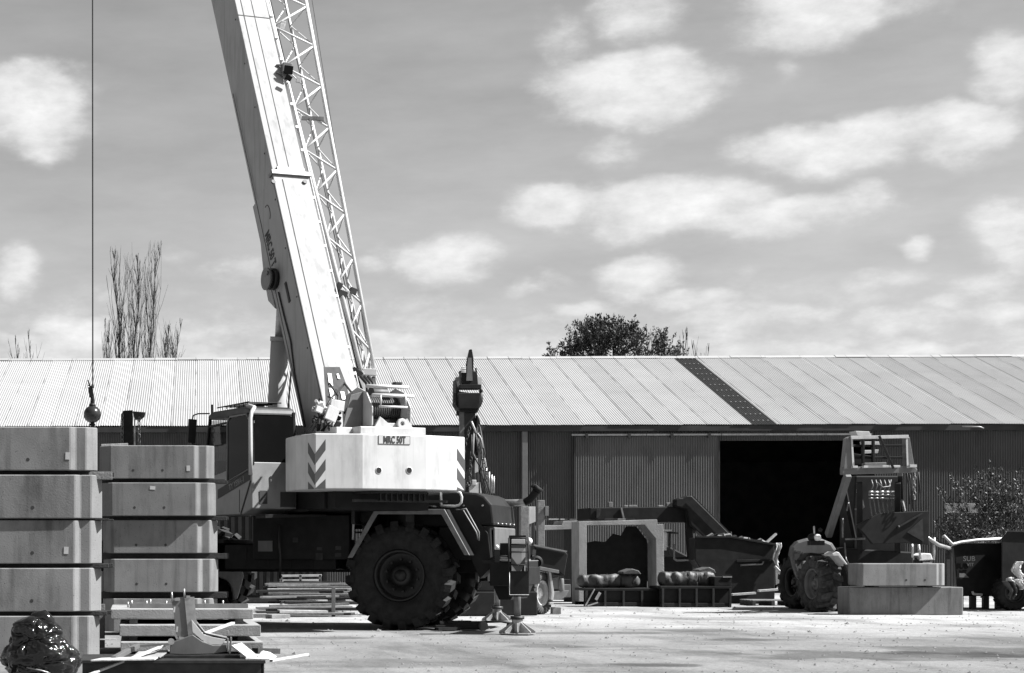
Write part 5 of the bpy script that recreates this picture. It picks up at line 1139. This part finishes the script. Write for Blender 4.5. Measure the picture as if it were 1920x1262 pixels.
mb=MB(); mb.beam(Vector((cp([(1203,984)])[0][0],.1,cp([(1203,984)])[0][1])),Vector((cp([(1216,1012)])[0][0],.1,cp([(1216,1012)])[0][1])),.03,.03); mb.beam(Vector((cp([(1216,1012)])[0][0],.1,cp([(1216,1012)])[0][1])),Vector((cp([(1217,1018)])[0][0],.1,cp([(1217,1018)])[0][1])),.03,.03); mb.build('inner_strap','steel',cv)
o=Vector((W(1050,1100,47).x,47,0)); cv2=thing('culvert_unit','smaller culvert beam unit left of the larger culvert frame','culvert',o,'precast culvert units by the shed door')
def c2(pts): return [((W(a,b,47)-o).x,max(0,(W(a,b,47)-o).z)) for a,b in pts]
MB().prism(c2([(1018,985),(1053,985),(1056,977),(1083,976),(1079,988),(1077,992),(1020,994)]),0,1.0,1).build('beam','culv',cv2,.008)
MB().prism(c2([(1074,992),(1083,980),(1085,1135),(1074,1135)]),.02,1.0,1).build('leg','woodd',cv2,.006)
MB().prism(c2([(1022,994),(1030,994),(1030,1135),(1022,1135)]),.5,1.0,1).build('leg','woodd',cv2,.006)
random.seed(21)
for k in range(16):
    u=random.choice([0,1]); px=random.uniform(1110,1200) if u else random.uniform(1035,1080); D=Dc+.3 if u else 47.3; y=973 if u else 974
    p=W(px,y,D); 
    if k>9: continue
    z=(978 if u else 976); zz=H+(HY-975.5)*(Dc if u else 47)/F+ (0.012 if u else .01); c_=Vector((p.x,D+random.uniform(0,.3),zz)); mb=MB(); mb.cbox((0,0,.02),(random.uniform(.1,.4),.06,.03),(0,0,random.uniform(-30,30))); o3=mb.build('wood_offcut','woodd' if k%2 else 'steel',None,.003); o3.location=c_; tag(o3,['right','left'][1-u]+f' culvert top: small {"dark" if k%2 else "grey"} offcut number {k+1} from the left' if False else f'small {"dark" if k%2 else "grey"} offcut lying on top of the {"larger" if u else "smaller"} culvert unit','offcut','offcuts lying on the culvert units')
# ================================================================ tarpaulin bundles on steel racks
def bundle(pa,pb,yt,yb,D,lab,rz=0):
    s_=F/D; w=(pb-pa)/s_; h=(yb-yt)/s_; z0=H+(HY-yb)/s_; ox=(pa-PX)/s_
    t=thing('tarpaulin_bundle',lab,'bundle',(ox,D,0),'wrapped bundles lying by the shed')
    mb=MB(); n=40;m_=16; vs=[]
    for i in range(n+1):
        u=i/n; env=min(1,u*14,(1-u)*14)**.5 if 0<u<1 else .35
        strap=1-.10*max(0,1-abs(((u*5.2)%1)-.5)*14)
        for j in range(m_):
            a=2*PI*j/m_; rr=h/2*env*strap*(1+.22*noise.noise(Vector((u*9,math.cos(a)*1.4,math.sin(a)*1.4+D)))+.12*noise.noise(Vector((u*26,math.cos(a)*3,math.sin(a)*3+D)))); sq=1/max(abs(math.cos(a)),abs(math.sin(a)))**.75
            vs.append((u*w,rr*sq*math.cos(a)*1.3+.25,z0+h/2+rr*sq*math.sin(a)*.95))
    fs=[(i*m_+j,i*m_+(j+1)%m_,(i+1)*m_+(j+1)%m_,(i+1)*m_+j) for i in range(n) for j in range(m_)]+[tuple(range(m_)),tuple(range(n*m_,(n+1)*m_))]
    mb.add(vs,fs,True); mb.build('tarpaulin','tarp',t)
    for k in range(5):
        u=(k+.5)/5.2
        if u<1: mb=MB(); x=u*w; mb.tube([(x,.25+h*.66*math.cos(a),z0+h/2+h*.50*math.sin(a)) for a in [2*PI*j/14 for j in range(15)]],.012,5,False); mb.build('strap','woodd',t)
    return t
bundle(1087,1204,1077,1102,43.5,'lumpy grey tarpaulin bundle below the larger culvert opening')
bundle(1240,1346,1072,1100,43.0,'long grey wrapped bundle with pale tag right of the culvert frame')
for k,(pa,pb,yt,yb,D,lab) in enumerate(((1092,1236,1102,1126,43.3,'dark low steel rack under the left tarpaulin bundle'),(1234,1366,1098,1122,42.8,'dark low steel rack under the right wrapped bundle'))):
    s_=F/D; ox=(pa-PX)/s_; w=(pb-pa)/s_; z1_=H+(HY-yt)/s_-.01; t=thing('steel_rack',lab,'rack',(ox,D,0))
    mb=MB(); mb.box(0,w,-.2,.75,z1_-.06,z1_-.001); mb.box(0,w,-.22,-.16,.02,.10); mb.box(0,w,.7,.76,.02,.10); mb.box(.0,w,-.13,-.11,.0,z1_-.06); mb.build('rack_frame_and_dark_panel','black',t,.006)  # includes a solid face panel added to darken the space underneath
    for i in range(5):
        x=.02+(w-.08)*i/4; MB().box(x,x+.05,-.24,-.18,0,z1_-.06).build('leg','darksteel',t,.004)
    if k==1:
        MB().box(w-.4,w,-.2,.5,z1_,z1_+.22).build('end_box','black',t,.01); mb=MB(); mb.box(w-.2,w+.01,-.22,-.19,z1_+.2,z1_+.235); mb.build('end_edge','galv',t)
    else:
        mb=MB(); mb.beam((.0,-.26,.02),(.22,-.26,.42),.05,.03); mb.beam((.05,-.27,.02),(.3,-.26,.10),.05,.03); mb.cbox((.3,-.27,.25),(.07,.02,.2),(0,30,0)); mb.build('loose_bracket','galv',t,.003)
# ================================================================ loader with sloping arm behind the culvert
Dl=49.0; o=Vector((W(1200,1100,Dl).x,Dl,0)); ld=thing('loader','black machine behind the culvert with a thick arm sloping down right','loader',o)
def lp(pts): return [((W(a,b,Dl)-o).x,max(.0,(W(a,b,Dl)-o).z)) for a,b in pts]
MB().prism(lp([(1106,952),(1260,950),(1290,952),(1288,980),(1106,975)]),0,1.4,1).build('canopy','black',ld,.02)
arm=MB().prism(lp([(1262,937),(1268,934),(1275,934),(1282,930),(1292,930),(1366,1004),(1360,1016),(1325,1016),(1290,985),(1283,955),(1262,950)]),-.25,.1,1).build('arm','black',ld,.03)
mb=MB(); mb.beam((lp([(1292,930)])[0][0],-.3,lp([(1292,930)])[0][1]),(lp([(1366,1004)])[0][0],-.3,lp([(1366,1004)])[0][1]),.03,.02); mb.build('arm_edge','darksteel',arm)
MB().prism(lp([(1283,950),(1293,950),(1296,1000),(1306,1040),(1290,1045)]),-.1,.1,1).build('mast_post','black',ld,.01)
MB().prism(lp([(1292,968),(1303,978),(1303,1000),(1293,1000)]),.0,.04,1).build('side_window','mid',ld)
MB().prism(lp([(1240,1044),(1302,1044),(1302,1135),(1240,1135)]),.1,1.2,1).build('body','black',ld,.03)
mb=MB(); mb.box(*[q for q in (lp([(1243,0)])[0][0],lp([(1259,0)])[0][0])],-.05,.6,lp([(0,996)])[0][1],lp([(0,993)])[0][1]); mb.build('sun_visor','white',ld)
MB().prism(lp([(1244,998),(1250,998),(1250,1032),(1244,1032)]),.0,.05,1).build('light_panel','riml',ld)
mb=MB(); pts=lp([(1262,1020),(1263,1048),(1268,1051),(1300,1050),(1302,1075)]); mb.tube([(a,-.05,b) for a,b in pts],.03,6); mb.build('tube_rail','steel',ld)
mb=MB(); pts=lp([(1255,1000),(1254,1040)]); mb.tube([(a,-.03,b) for a,b in pts],.03,6); pts=lp([(1272,1000),(1250,998)]); mb.tube([(a,0,b) for a,b in pts],.025,6); mb.build('cab_frame','darksteel',ld)
MB().prism(lp([(1163,952),(1166,952),(1172,978),(1169,978)]),-.04,-.01,1).build('canopy_strut','steel',ld)
MB().prism(lp([(1118,954),(1127,954),(1124,968),(1118,972)]),-.03,-.01,1).build('canopy_window','darksteel',ld)
mb=MB()
for a,b,w,h in ((1146,946,.10,.14),(1175,950,.1,.08),(1188,949,.22,.06),(1258,946,.2,.1),(1240,949,.14,.05)): q=lp([(a,b)])[0]; mb.cbox((q[0],.1,q[1]),(w,.1,h))
mb.build('roof_lamp','steel',ld,.01)
for x,y in ((-1.0,.3),(.9,.3)): wheel(ld,Matrix.Translation((x,y,.55)),.55,.35,.3,16,'tyre','rimd',.03)
MB().prism([(-1.5,.5),(1.4,.5),(1.4,1.2),(.6,1.6),(-1.2,1.5)],.35,1.3,1).build('engine_cover','black',ld,.04)
mb=MB(); mb.prism(lp([(1166,1078),(1188,1077),(1203,1083),(1207,1096),(1168,1096)]),-3.2,-2.9,1) if False else None
# dark curved fender shapes above the bundles
for k,(pts,lab) in enumerate(((((1168,1072),(1185,1066),(1198,1070),(1203,1077),(1168,1077)),'dark curved mudguard lying on the left tarpaulin bundle'),(((1310,1068),(1330,1063),(1340,1068),(1343,1075),(1310,1072)),'dark curved mudguard lying on the right wrapped bundle'))):
    D=43.4; P_=[W(a,b,D) for a,b in pts]; c_=P_[0].copy(); g_=MB().prism([(p.x-c_.x,p.z-c_.z) for p in P_],0,.5,1).build('loose_mudguard','tarp',None,.02); g_.location=c_; tag(g_,lab,'mudguard')
# ================================================================ big dark skip
Dk=45.5; o=Vector((W(1390,1100,Dk).x,Dk,0)); sk_=thing('skip_bin','large dark steel skip heaped with scrap before the open shed door','skip',o)
def kp(pts): return [((W(a,b,Dk)-o).x,max(.0,(W(a,b,Dk)-o).z)) for a,b in pts]
bd=MB(SHX_(.22)).prism(kp([(1303,1008),(1370,1008),(1452,1022),(1453,1108),(1452,1133),(1352,1133),(1318,1075),(1303,1050)]),0,1.9,1).build('bin_body','black',sk_,.02)
mb=MB(); 
a,b=kp([(1380,1052)])[0],kp([(1451,1050)])[0]; mb.beam((a[0],-.03,a[1]),(b[0],-.03,b[1]),.05,.06); MBx=mb.build('rib','black',bd,.004)
mb=MB(); a,b,c_=kp([(1387,1060)])[0],kp([(1427,1058)])[0],kp([(1430,1053)])[0]; mb.tube([(a[0],-.06,a[1]),(b[0],-.06,b[1]),(c_[0],-.06,c_[1])],.022,6); mb.build('lifting_bar','steel',bd)
mb=MB(); a,b=kp([(1303,1007)])[0],kp([(1370,1007)])[0]; mb.beam((a[0],-.02,a[1]),(b[0],-.02,b[1]),.06,.05); c_=kp([(1452,1021)])[0]; mb.beam((b[0],-.02,b[1]),(c_[0],-.02,c_[1]),.06,.05); mb.build('bin_rim','black',bd,.004)
random.seed(9)
for k in range(12):
    px=1338+k*9.3+random.uniform(-3,3); q=kp([(px,1009+max(0,(px-1370))*.16)])[0]; mb=MB(); L_=random.uniform(.12,.4); mb.cbox((0,0,0),(L_,.08,random.uniform(.05,.12)),(random.uniform(-20,20),random.uniform(-30,30),random.uniform(-30,30)))
    o3=mb.build('scrap_piece',['galv','black','steel','wood'][k%4],None,.004); o3.location=o+Vector((q[0],.35,q[1]+.05)); tag(o3,['shiny','dark','grey','timber'][k%4]+' scrap piece heaped on the dark skip','scrap','scrap heaped on the dark skip')
bar('wooden_pole',(1434,1020),(1455,1001),45.7,45.9,.05,.05,'wood','pale pole sticking up diagonally out of the dark skip','pole')
bar('thin_rod',(1371,1012),(1371,997),45.8,45.8,.02,.02,'steel','thin upright rod standing in the dark skip','rod')
sh_=MB(); n=14; pts=[]
def SHX(k):
    q=Matrix.Identity(4); q[0][1]=k; return q
def draped(px0,px1,y0,y1,D,label,seed,m='cloth'):
    s_=F/D; w=(px1-px0)/s_; h=(y1-y0)/s_; nx,ny=10,22; vs=[]
    for j in range(ny+1):
        for i in range(nx+1):
            u=i/nx;v=j/ny; x=(u-.5)*w*(1-.35*v)+.05*math.sin(v*5+seed)+.25*w*v; y=-.10*math.sin(u*9+seed+v*2)-.05*noise.noise(Vector((u*6,v*7,seed))); z=-v*h*(1-.12*math.sin(u*7+seed)); vs.append((x,y,z))
    mb=MB(); mb.add(vs,[(j*(nx+1)+i,j*(nx+1)+i+1,(j+1)*(nx+1)+i+1,(j+1)*(nx+1)+i) for j in range(ny) for i in range(nx)],True)
    o3=mb.build('hanging_sheet',m); md=o3.modifiers.new('t','SOLIDIFY'); md.thickness=.015; o3.location=W((px0+px1)/2,y0,D); return tag(o3,label,'sheet')
draped(1450,1462,1018,1060,45.3,'white sheet hanging over the right end of the dark skip',1.0)
bar('short_rod',(1457,1058),(1458,1066),45.3,45.3,.05,.05,'white','small white piece below the hanging sheet on the skip','piece')
sheet('triangular_board',[(1453,1062,44.8),(1468,1077,44.8),(1466,1090,44.8),(1454,1097,44.8)],44,'slab','pale triangular board leaning on the right end of the skip','board',.03)
bar('timber_batten',(1453,1062),(1480,1090),44.6,44.4,.06,.05,'woodl','pale batten leaning down from the skip to the right','batten')
bar('timber_batten',(1422,1108),(1480,1104),44.2,44.2,.14,.05,'woodl','long pale batten lying low right of the skip','batten')
bar('timber_batten',(1372,1115),(1416,1112),43.4,43.4,.12,.05,'woodl','pale batten lying on the ground before the dark skip','batten')
bar('timber_batten',(1454,1107),(1462,1098),44.3,44.3,.06,.05,'woodl','tiny pale stick propped at the foot of the skip','batten')
bar('timber_batten',(1463,1068),(1478,1068),45,45,.05,.04,'woodl','short level batten between skip and telehandler','batten')
pt=thing('timber_pallet','low timber pallet right of the skip','pallet',(W(1450,1115,43.6).x,43.6,0))
for k in range(5): MB().box(-.5,.5,k*.2,k*.2+.12,.12,.145).build('board','wood',pt,.003)
for k in range(3): MB().box(-.5+k*.46,-.42+k*.46,0,.92,0,.118).build('runner','woodd',pt,.003)
# ================================================================ telehandler
Dh=39.0; o=Vector((W(1600,1148,Dh).x,Dh,0)); TF=Matrix.Rotation(R(-4),4,'Z'); th=thing('telehandler','telehandler facing the camera with its fork carriage raised at the right','telehandler',o)
def q3(a,b,D): return W(a,b,D)-o
def pp(pts,D=Dh):
    r=PL([((W(a,b,D)-o).x,max(.0,(W(a,b,D)-o).z)) for a,b in pts]); r.off=D-Dh; return r
SHR=Matrix.Identity(4); SHR[0][1]=.34
rotd=-3
def whl(px,D,r,w,tm,rm,lugs=14): 
    X=Matrix.Translation((q3(px,1100,D).x,D-Dh+0,r))@Matrix.Rotation(R(-84),4,'Z')@Matrix.Rotation(R(random.uniform(0,40)),4,'Y')
    return wheel(th,X,r,w,r*.56,lugs,tm,rm,.07)
whl(1537,39.2,.61,.50,'tyred','mid'); 
X=Matrix.Translation((q3(1712,1100,39.6).x,.6,.61))@Matrix.Rotation(R(94),4,'Z'); wheel(th,X,.62,.46,.34,14,'tyred','mid',.05)
whl(1497,41.6,.61,.46,'tyre','rimd'); X=Matrix.Translation((q3(1660,1100,41.6).x,2.7,.61))@Matrix.Rotation(R(94),4,'Z'); wheel(th,X,.61,.46,.34,14,'tyre','rimd',.05)
M['bonnet']=mat('bonnet_paint',.075,.45,0,.15,3,dirt=.4)
mb=MB(); P_=pp([(1482,1040),(1485,1025),(1495,1014),(1512,1009),(1535,1008),(1560,1018),(1572,1036),(1580,1060),(1545,1042),(1515,1045),(1508,1062),(1502,1092),(1494,1082),(1487,1062)],40.1)
mb.M=Matrix.Translation((-.34*1.1,0,0))@SHR; mb.prism(P_,.0,2.4,1); bn=mb.build('bonnet','bonnet',th,.06); bn['label']='rounded grey engine cover left of the wheel'
mb=MB(); q=pp([(1497,1036)],40.1)[0]; mb.M=Matrix.Translation((-.34*1.1,0,0))@SHR
mb.box(q[0]-.09,q[0]+.03,1.085,1.098,q[1]-.17,q[1]-.02); mb.box(q[0]-.08,q[0]-.05,1.085,1.098,q[1],q[1]+.05); mb.box(q[0]-.03,q[0]+.05,1.085,1.098,q[1]-.01,q[1]+.035); mb.box(q[0]+.08,q[0]+.10,1.085,1.098,q[1]-.07,q[1]+.01); mb.box(q[0]+.05,q[0]+.07,1.085,1.098,q[1]-.22,q[1]-.11); mb.build('bonnet_sticker','ink',bn)
mb=MB(); mb.prism(pp([(1547,1039),(1555,1034),(1560,1036),(1577,1060),(1574,1062),(1558,1043),(1549,1043)],38.7),-.4,.1,1); mb.build('front_mudguard','white',th,.015)
mb=MB(); mb.prism(pp([(1505,1050),(1520,1036),(1560,1040),(1576,1062),(1590,1148),(1576,1148),(1570,1075),(1540,1044),(1515,1055)],39.6),0,.4,1); mb.prism([(-.3,.35),(1.35,.35),(1.3,1.3),(.4,1.35),(-.3,1.4)],.2,3.0,1,SHR); mb.build('chassis','black',th,.03)
mb=MB(); q=q3(1533,1008,39.0); mb.sphere((q.x,q.y,q.z),.075,14); mb.build('work_lamp','lamp',th)
mb=MB(); q=q3(1527,995,39.1); mb.tube([(q.x,q.y,q.z-.12),(q.x-.01,q.y,q.z+.10)],.02,6); mb.build('lamp_stalk','white',th)
mb=MB(); q=q3(1522,1008,39.1); mb.sphere((q.x,q.y,q.z),.09,12); q=q3(1538,994,39.1); mb.sphere((q.x,q.y,q.z),.05,10); mb.cbox(q3(1530,1018,39.1),(.3,.2,.1)); mb.build('lamp_housing','black',th)
# lift frame: two slanted arms and carriage
mb=MB(); mb.beam(q3(1553,1004,39.6),q3(1590,890,38.4),.16,.12,(1,0,0)); mb.build('lift_arm','mid',th,.012)
mb=MB(); mb.beam(q3(1580,900,38.9),q3(1602,1010,39.8),.08,.1); mb.beam(q3(1688,890,38.6),q3(1692,1010,39.6),.10,.12); mb.beam(q3(1612,905,38.6),q3(1612,1060,39.4),.12,.12); mb.beam(q3(1683,905,38.6),q3(1683,1060,39.4),.12,.12); mb.build('mast_rail','black',th,.01)
Dg=38.2
mb=MB(); mb.prism(pp([(1592,818),(1700,816),(1700,822),(1593,824)],Dg),-.1,.0,1); mb.prism(pp([(1594,878),(1603,878),(1603,874),(1594,874)],Dg),-.15,0,1); mb.prism(pp([(1614,874),(1660,873),(1660,877),(1614,878)],Dg),-.16,0,1); mb.prism(pp([(1662,873),(1682,873),(1682,877),(1662,877)],Dg),-.16,0,1); mb.prism(pp([(1700,872),(1713,872),(1713,877),(1700,877)],Dg),-.16,0,1); mb.build('carriage_edge','white',th,.004)
mb=MB(); mb.prism(pp([(1586,822),(1593,818),(1598,878),(1580,880)],Dg),-.05,.15,1); mb.prism(pp([(1698,818),(1704,820),(1713,874),(1700,878)],Dg),-.05,.2,1); mb.prism(pp([(1578,876),(1716,873),(1716,886),(1660,888),(1578,890)],Dg),-.04,.1,1); mb.prism(pp([(1619,868),(1660,867),(1660,875),(1619,876)],Dg),-.06,.1,1); cr_=mb.build('fork_carriage','mid',th,.01)
mb=MB(); mb.prism(pp([(1593,818),(1596,818),(1600,878),(1596,878)],Dg),-.07,-.05,1); mb.prism(pp([(1696,818),(1699,818),(1701,878),(1698,878)],Dg),-.07,-.05,1); mb.build('carriage_rail','white',cr_)
mb=MB(); mb.beam(q3(1643,818,Dg)+Vector((0,-.15,0)),q3(1666,880,Dg)+Vector((0,-.25,0)),.07,.05); mb.build('fork_tine','darksteel',cr_,.004)
mb=MB()
for y in (836,858): mb.beam(q3(1596,y,38.5),q3(1698,y,38.5),.06,.05)
for x in (1618,1637): mb.beam(q3(x,822,38.45),q3(x,870,38.45),.05,.08)
mb.prism(pp([(1600,850),(1635,855),(1640,870),(1600,872)],38.6),0,.3,1); mb.build('carriage_grid','black',cr_,.006)
mb=MB(); mb.prism(pp([(1604,808),(1630,809),(1634,817),(1608,817)],Dg+.3),0,.35,1); mb.prism(pp([(1615,828),(1634,828),(1634,836),(1617,836)],38.7),0,.1,1); mb.prism(pp([(1638,828),(1648,828),(1650,836),(1640,836)],38.7),0,.1,1); mb.prism(pp([(1618,844),(1634,844),(1634,850),(1620,851)],38.7),0,.1,1); mb.prism(pp([(1639,843),(1648,843),(1646,850),(1640,850)],38.7),0,.1,1); mb.build('load_backplate','white',cr_,.006)
mb=MB(); chain(mb,[q3(1716,882,38.3),q3(1714,905,38.3),q3(1715,940,38.3)],.03); mb.build('chain','steel',th)
mb=MB(); 
for (a,b,c_) in ((1700,885,945),(1706,890,955),(1712,893,960),(1722,885,965)): mb.tube([q3(a,b,38.4),q3(a+4,(b+c_)/2,38.5),q3(a+6,c_,38.7)],.014,6)
mb.build('hose','darksteel',th)
# cab front with rows of hoses
mb=MB(); mb.prism(pp([(1604,892),(1690,892),(1698,960),(1700,1062),(1600,1062),(1600,960)],40.2),0,.8,1); mb.build('cab','black',th,.03)
mb=MB(); 
for k,y in enumerate((923,928,934)): 
    for i in range(5): 
        a=1629+i*10; mb.tube([q3(a,y,38.9),q3(a+8,y+random.uniform(-1,1),38.9)],.030-.006*k,6)
mb.build('hydraulic_bank','galv',th)
mb=MB()
for i in range(7): a=1630+i*8; mb.tube([q3(a,936,38.95),q3(a+2,950,38.95),q3(a+5,968,39.0)],.016,6)
for i in range(5): a=1634+i*8; mb.tube([q3(a,900,38.95),q3(a+3,910,38.9),q3(a,920,38.95)],.014,6)
mb.tube([q3(1645,905,38.7),q3(1655,914,38.6),q3(1668,912,38.6),q3(1671,900,38.7)],.016,6); mb.build('mast_hose','steel',th)
mb=MB(); mb.beam(q3(1611,922,38.9),q3(1618,952,39.0),.06,.05); mb.cbox(q3(1611,921,38.9),(.1,.06,.08)); mb.beam(q3(1688,925,38.9),q3(1696,958,39.0),.05,.05); mb.build('tilt_cylinder','galv',th,.004)
mb=MB(); mb.tube([q3(1591,942,39.0),q3(1588,958,39.0)],.018,6); mb.tube([q3(1580,972,39.1),q3(1580,1008,39.1)],.02,6); mb.tube([q3(1585,1011,39.0),q3(1622,1010,39.0)],.022,6); mb.tube([q3(1584,1018,39),q3(1586,1048,38.9),q3(1592,1060,38.8)],.018,6); mb.tube([q3(1603,955,39),q3(1618,953,39)],.02,6); mb.build('cab_rail','steel',th)
mb=MB(); 
pl_=[q3(1650,962,38.4),q3(1737,958,38.5),q3(1738,1022,38.5),q3(1700,1018,38.3),q3(1640,1020,38.3),q3(1600,985,38.6)]
mb.prism([(p.x,p.z) for p in pl_],-.6,-.5,1); bk=mb.build('bucket','black',th,.01)
mb=MB(); a=q3(1687,988,38.3); b=q3(1732,962,38.3); mb.beam(Vector((a.x,-.63,a.z)),Vector((b.x,-.63,b.z)),.03,.03); mb.sphere((a.x,-.63,a.z),.035,10); mb.build('bucket_edge','darksteel',bk)
mb=MB(); mb.prism([(q3(x,y,38.3).x,q3(x,y,38.3).z) for x,y in ((1704,998),(1733,972),(1735,1016))],-.62,-.605,1); mb.build('bucket_side','darksteel',bk)
mb=MB(); mb.tube([q3(1731,1003,38.8),q3(1745,1012,38.8),q3(1760,1022,38.9),q3(1780,1028,39)],.04,6); mb.build('stabiliser_arm','galv',th)
for k,(a,b,c_,d_) in enumerate(((1722,1018,1726,1048),(1752,1008,1751,1050),(1710,1020,1711,1045))):
    mb=MB(); mb.tube([q3(a,b,38.9),q3(c_,d_,38.9)],.025,6); mb.build('support_rod','riml',th)
MB().prism(pp([(1722,1042),(1732,1037),(1746,1038),(1750,1050),(1724,1052)],39.2),0,.4,1).build('side_tank','riml',th,.02)
MB().prism(pp([(1584,1058),(1600,1058),(1600,1105),(1594,1105),(1590,1075)],38.2),0,.1,1).build('front_bracket','darksteel',th,.006)
# ================================================================ dark bins at the right edge
D_=41.0; o=Vector((W(1835,1140,D_).x,D_,0)); bn1=thing('waste_bin','dark steel bin with faint pale lettering right of the concrete blocks','bin',o)
def rp2(pts,D=D_): return [((W(a,b,D)-o).x,max(0.0,(W(a,b,D)-o).z)) for a,b in pts]
bd=MB(SHX(.42)).prism(rp2([(1788,1024),(1800,1018),(1880,1018),(1880,1118),(1795,1118)]),0,1.5,1).build('bin_body','black',bn1,.03)
mb=MB(); P_=rp2([(1768,1004),(1785,1021),(1800,1017),(1830,1013),(1882,1010)]); mb.tube([(a,-.03,b) for a,b in P_],.035,6); mb.build('bin_rim','riml',bd)  # pale rim colour paints in the highlight along the top edge
mb=MB(); P_=rp2([(1822,1109),(1824,1114),(1840,1115)]); mb.tube([(a,-.03,b) for a,b in P_],.03,6); mb.build('bin_corner','riml',bd)
p=rp2([(1816,1048)])[0]; text('SUB',.16,Matrix.Translation((p[0],-.03,p[1]))@Matrix.Rotation(PI/2,4,'X'),'lettering','mid',bd,.002,.01,1.0)
p=rp2([(1818,1059)])[0]; text('VIT',.11,Matrix.Translation((p[0],-.03,p[1]))@Matrix.Rotation(PI/2,4,'X'),'lettering','mid',bd,.002,.01,1.0)
p=rp2([(1806,1079)])[0]; mb=MB(); mb.prism([(p[0]-.1,p[1]+.05),(p[0]+.02,p[1]+.05),(p[0]+.12,p[1]-.05),(p[0]-.1,p[1]-.04)],-.03,-.02,1); mb.build('torn_sticker','steel',bd)
for k in range(4):
    x=rp2([(1797+k*24,0)])[0][0]; MB().box(x,x+.12,.0,.12,0,rp2([(0,1118)])[0][1]).build('leg','darksteel',bn1,.004)
o=Vector((W(1900,1140,39.5).x,39.5,0)); bn2=thing('parked_trailer','black boxy trailer cut off by the right edge of the frame','trailer',o)
def r3(pts,D=39.5): return [((W(a,b,D)-o).x,max(0.0,(W(a,b,D)-o).z)) for a,b in pts]
MB(SHX(.47)).prism(r3([(1878,1010),(1890,996),(2010,1000),(2010,1090),(1878,1090)]),.2,1.8,1).build('trailer_body','black',bn2,.02)
mb=MB(); P_=r3([(1890,995),(2010,999)]); mb.beam((P_[0][0],.18,P_[0][1]),(P_[1][0],.18,P_[1][1]),.04,.03); mb.build('body_edge','darksteel',bn2)
wheel(bn2,Matrix.Translation((r3([(1935,0)])[0][0],.9,.4)),.4,.3,.22,20,'tyre','rimd',.02)
draped(1900,1918,1053,1086,39.4,'white cloth strips hanging on the black trailer at the right edge',2.2)
draped(1906,1916,1086,1103,39.3,'small white cloth tip below the hanging strips at the right edge',4.0)
draped(1892,1900,1083,1094,39.35,'small white rag left of the hanging strips on the black trailer',3.1)
draped(1886,1900,1090,1120,39.3,'grey rag hanging low on the black trailer at the right edge',5.0,'tarp')
# forklift mast behind the stacks
D_=33.5; o=Vector((W(246,800,D_).x,D_,0)); fm=thing('forklift_mast','black forklift mast rising behind the two block stacks','forklift',o)
def fp(pts,D=D_): return [((W(a,b,D)-o).x,max(0.0,(W(a,b,D)-o).z)) for a,b in pts]
MB().prism(fp([(228,778),(231,770),(249,769),(250,835),(250,1166),(228,1166)]),0,.25,1).build('mast_rail','black',fm,.006)
MB().prism(fp([(249,771),(273,773),(271,780),(262,787),(252,785)]),.0,.3,1).build('mast_head','darksteel',fm,.008)
MB().prism(fp([(251,785),(254,785),(254,1166),(251,1166)]),.05,.1,1).build('lift_rod','galv',fm)
mb=MB(); a=fp([(229,0),(261,0)]); chain(mb,[(a[0][0],-.02,fp([(0,780)])[0][1]),(a[0][0],-.02,1.2)],.03); chain(mb,[(a[1][0],-.02,fp([(0,786)])[0][1]),(a[1][0],-.02,1.2)],.03); mb.build('lift_chain','steel',fm)
mb=MB(); mb.box(-.45,.5,-.05,.25,.15,.5); mb.box(-.5,.55,.3,1.9,.15,1.0); mb.build('truck_body','black',fm,.02)
mb=MB(); 
for x in(-.3,.3): mb.box(x-.06,x+.06,-.15,-.05,.1,.8)
mb.build('fork_carriage','black',fm,.01)
for x in (-.5,.5): wheel(fm,Matrix.Translation((x,.6,.28))@Matrix.Rotation(R(90),4,'Z'),.28,.2,.15,0,'tyre','rimd')
p=W(205,836,30.5)
# stray timber batten on the second stack top left
bar('timber_batten',(190,836),(240,834),29.2,29.2,.06,.05,'woodl','pale batten lying on the top block left of the forklift mast','batten')
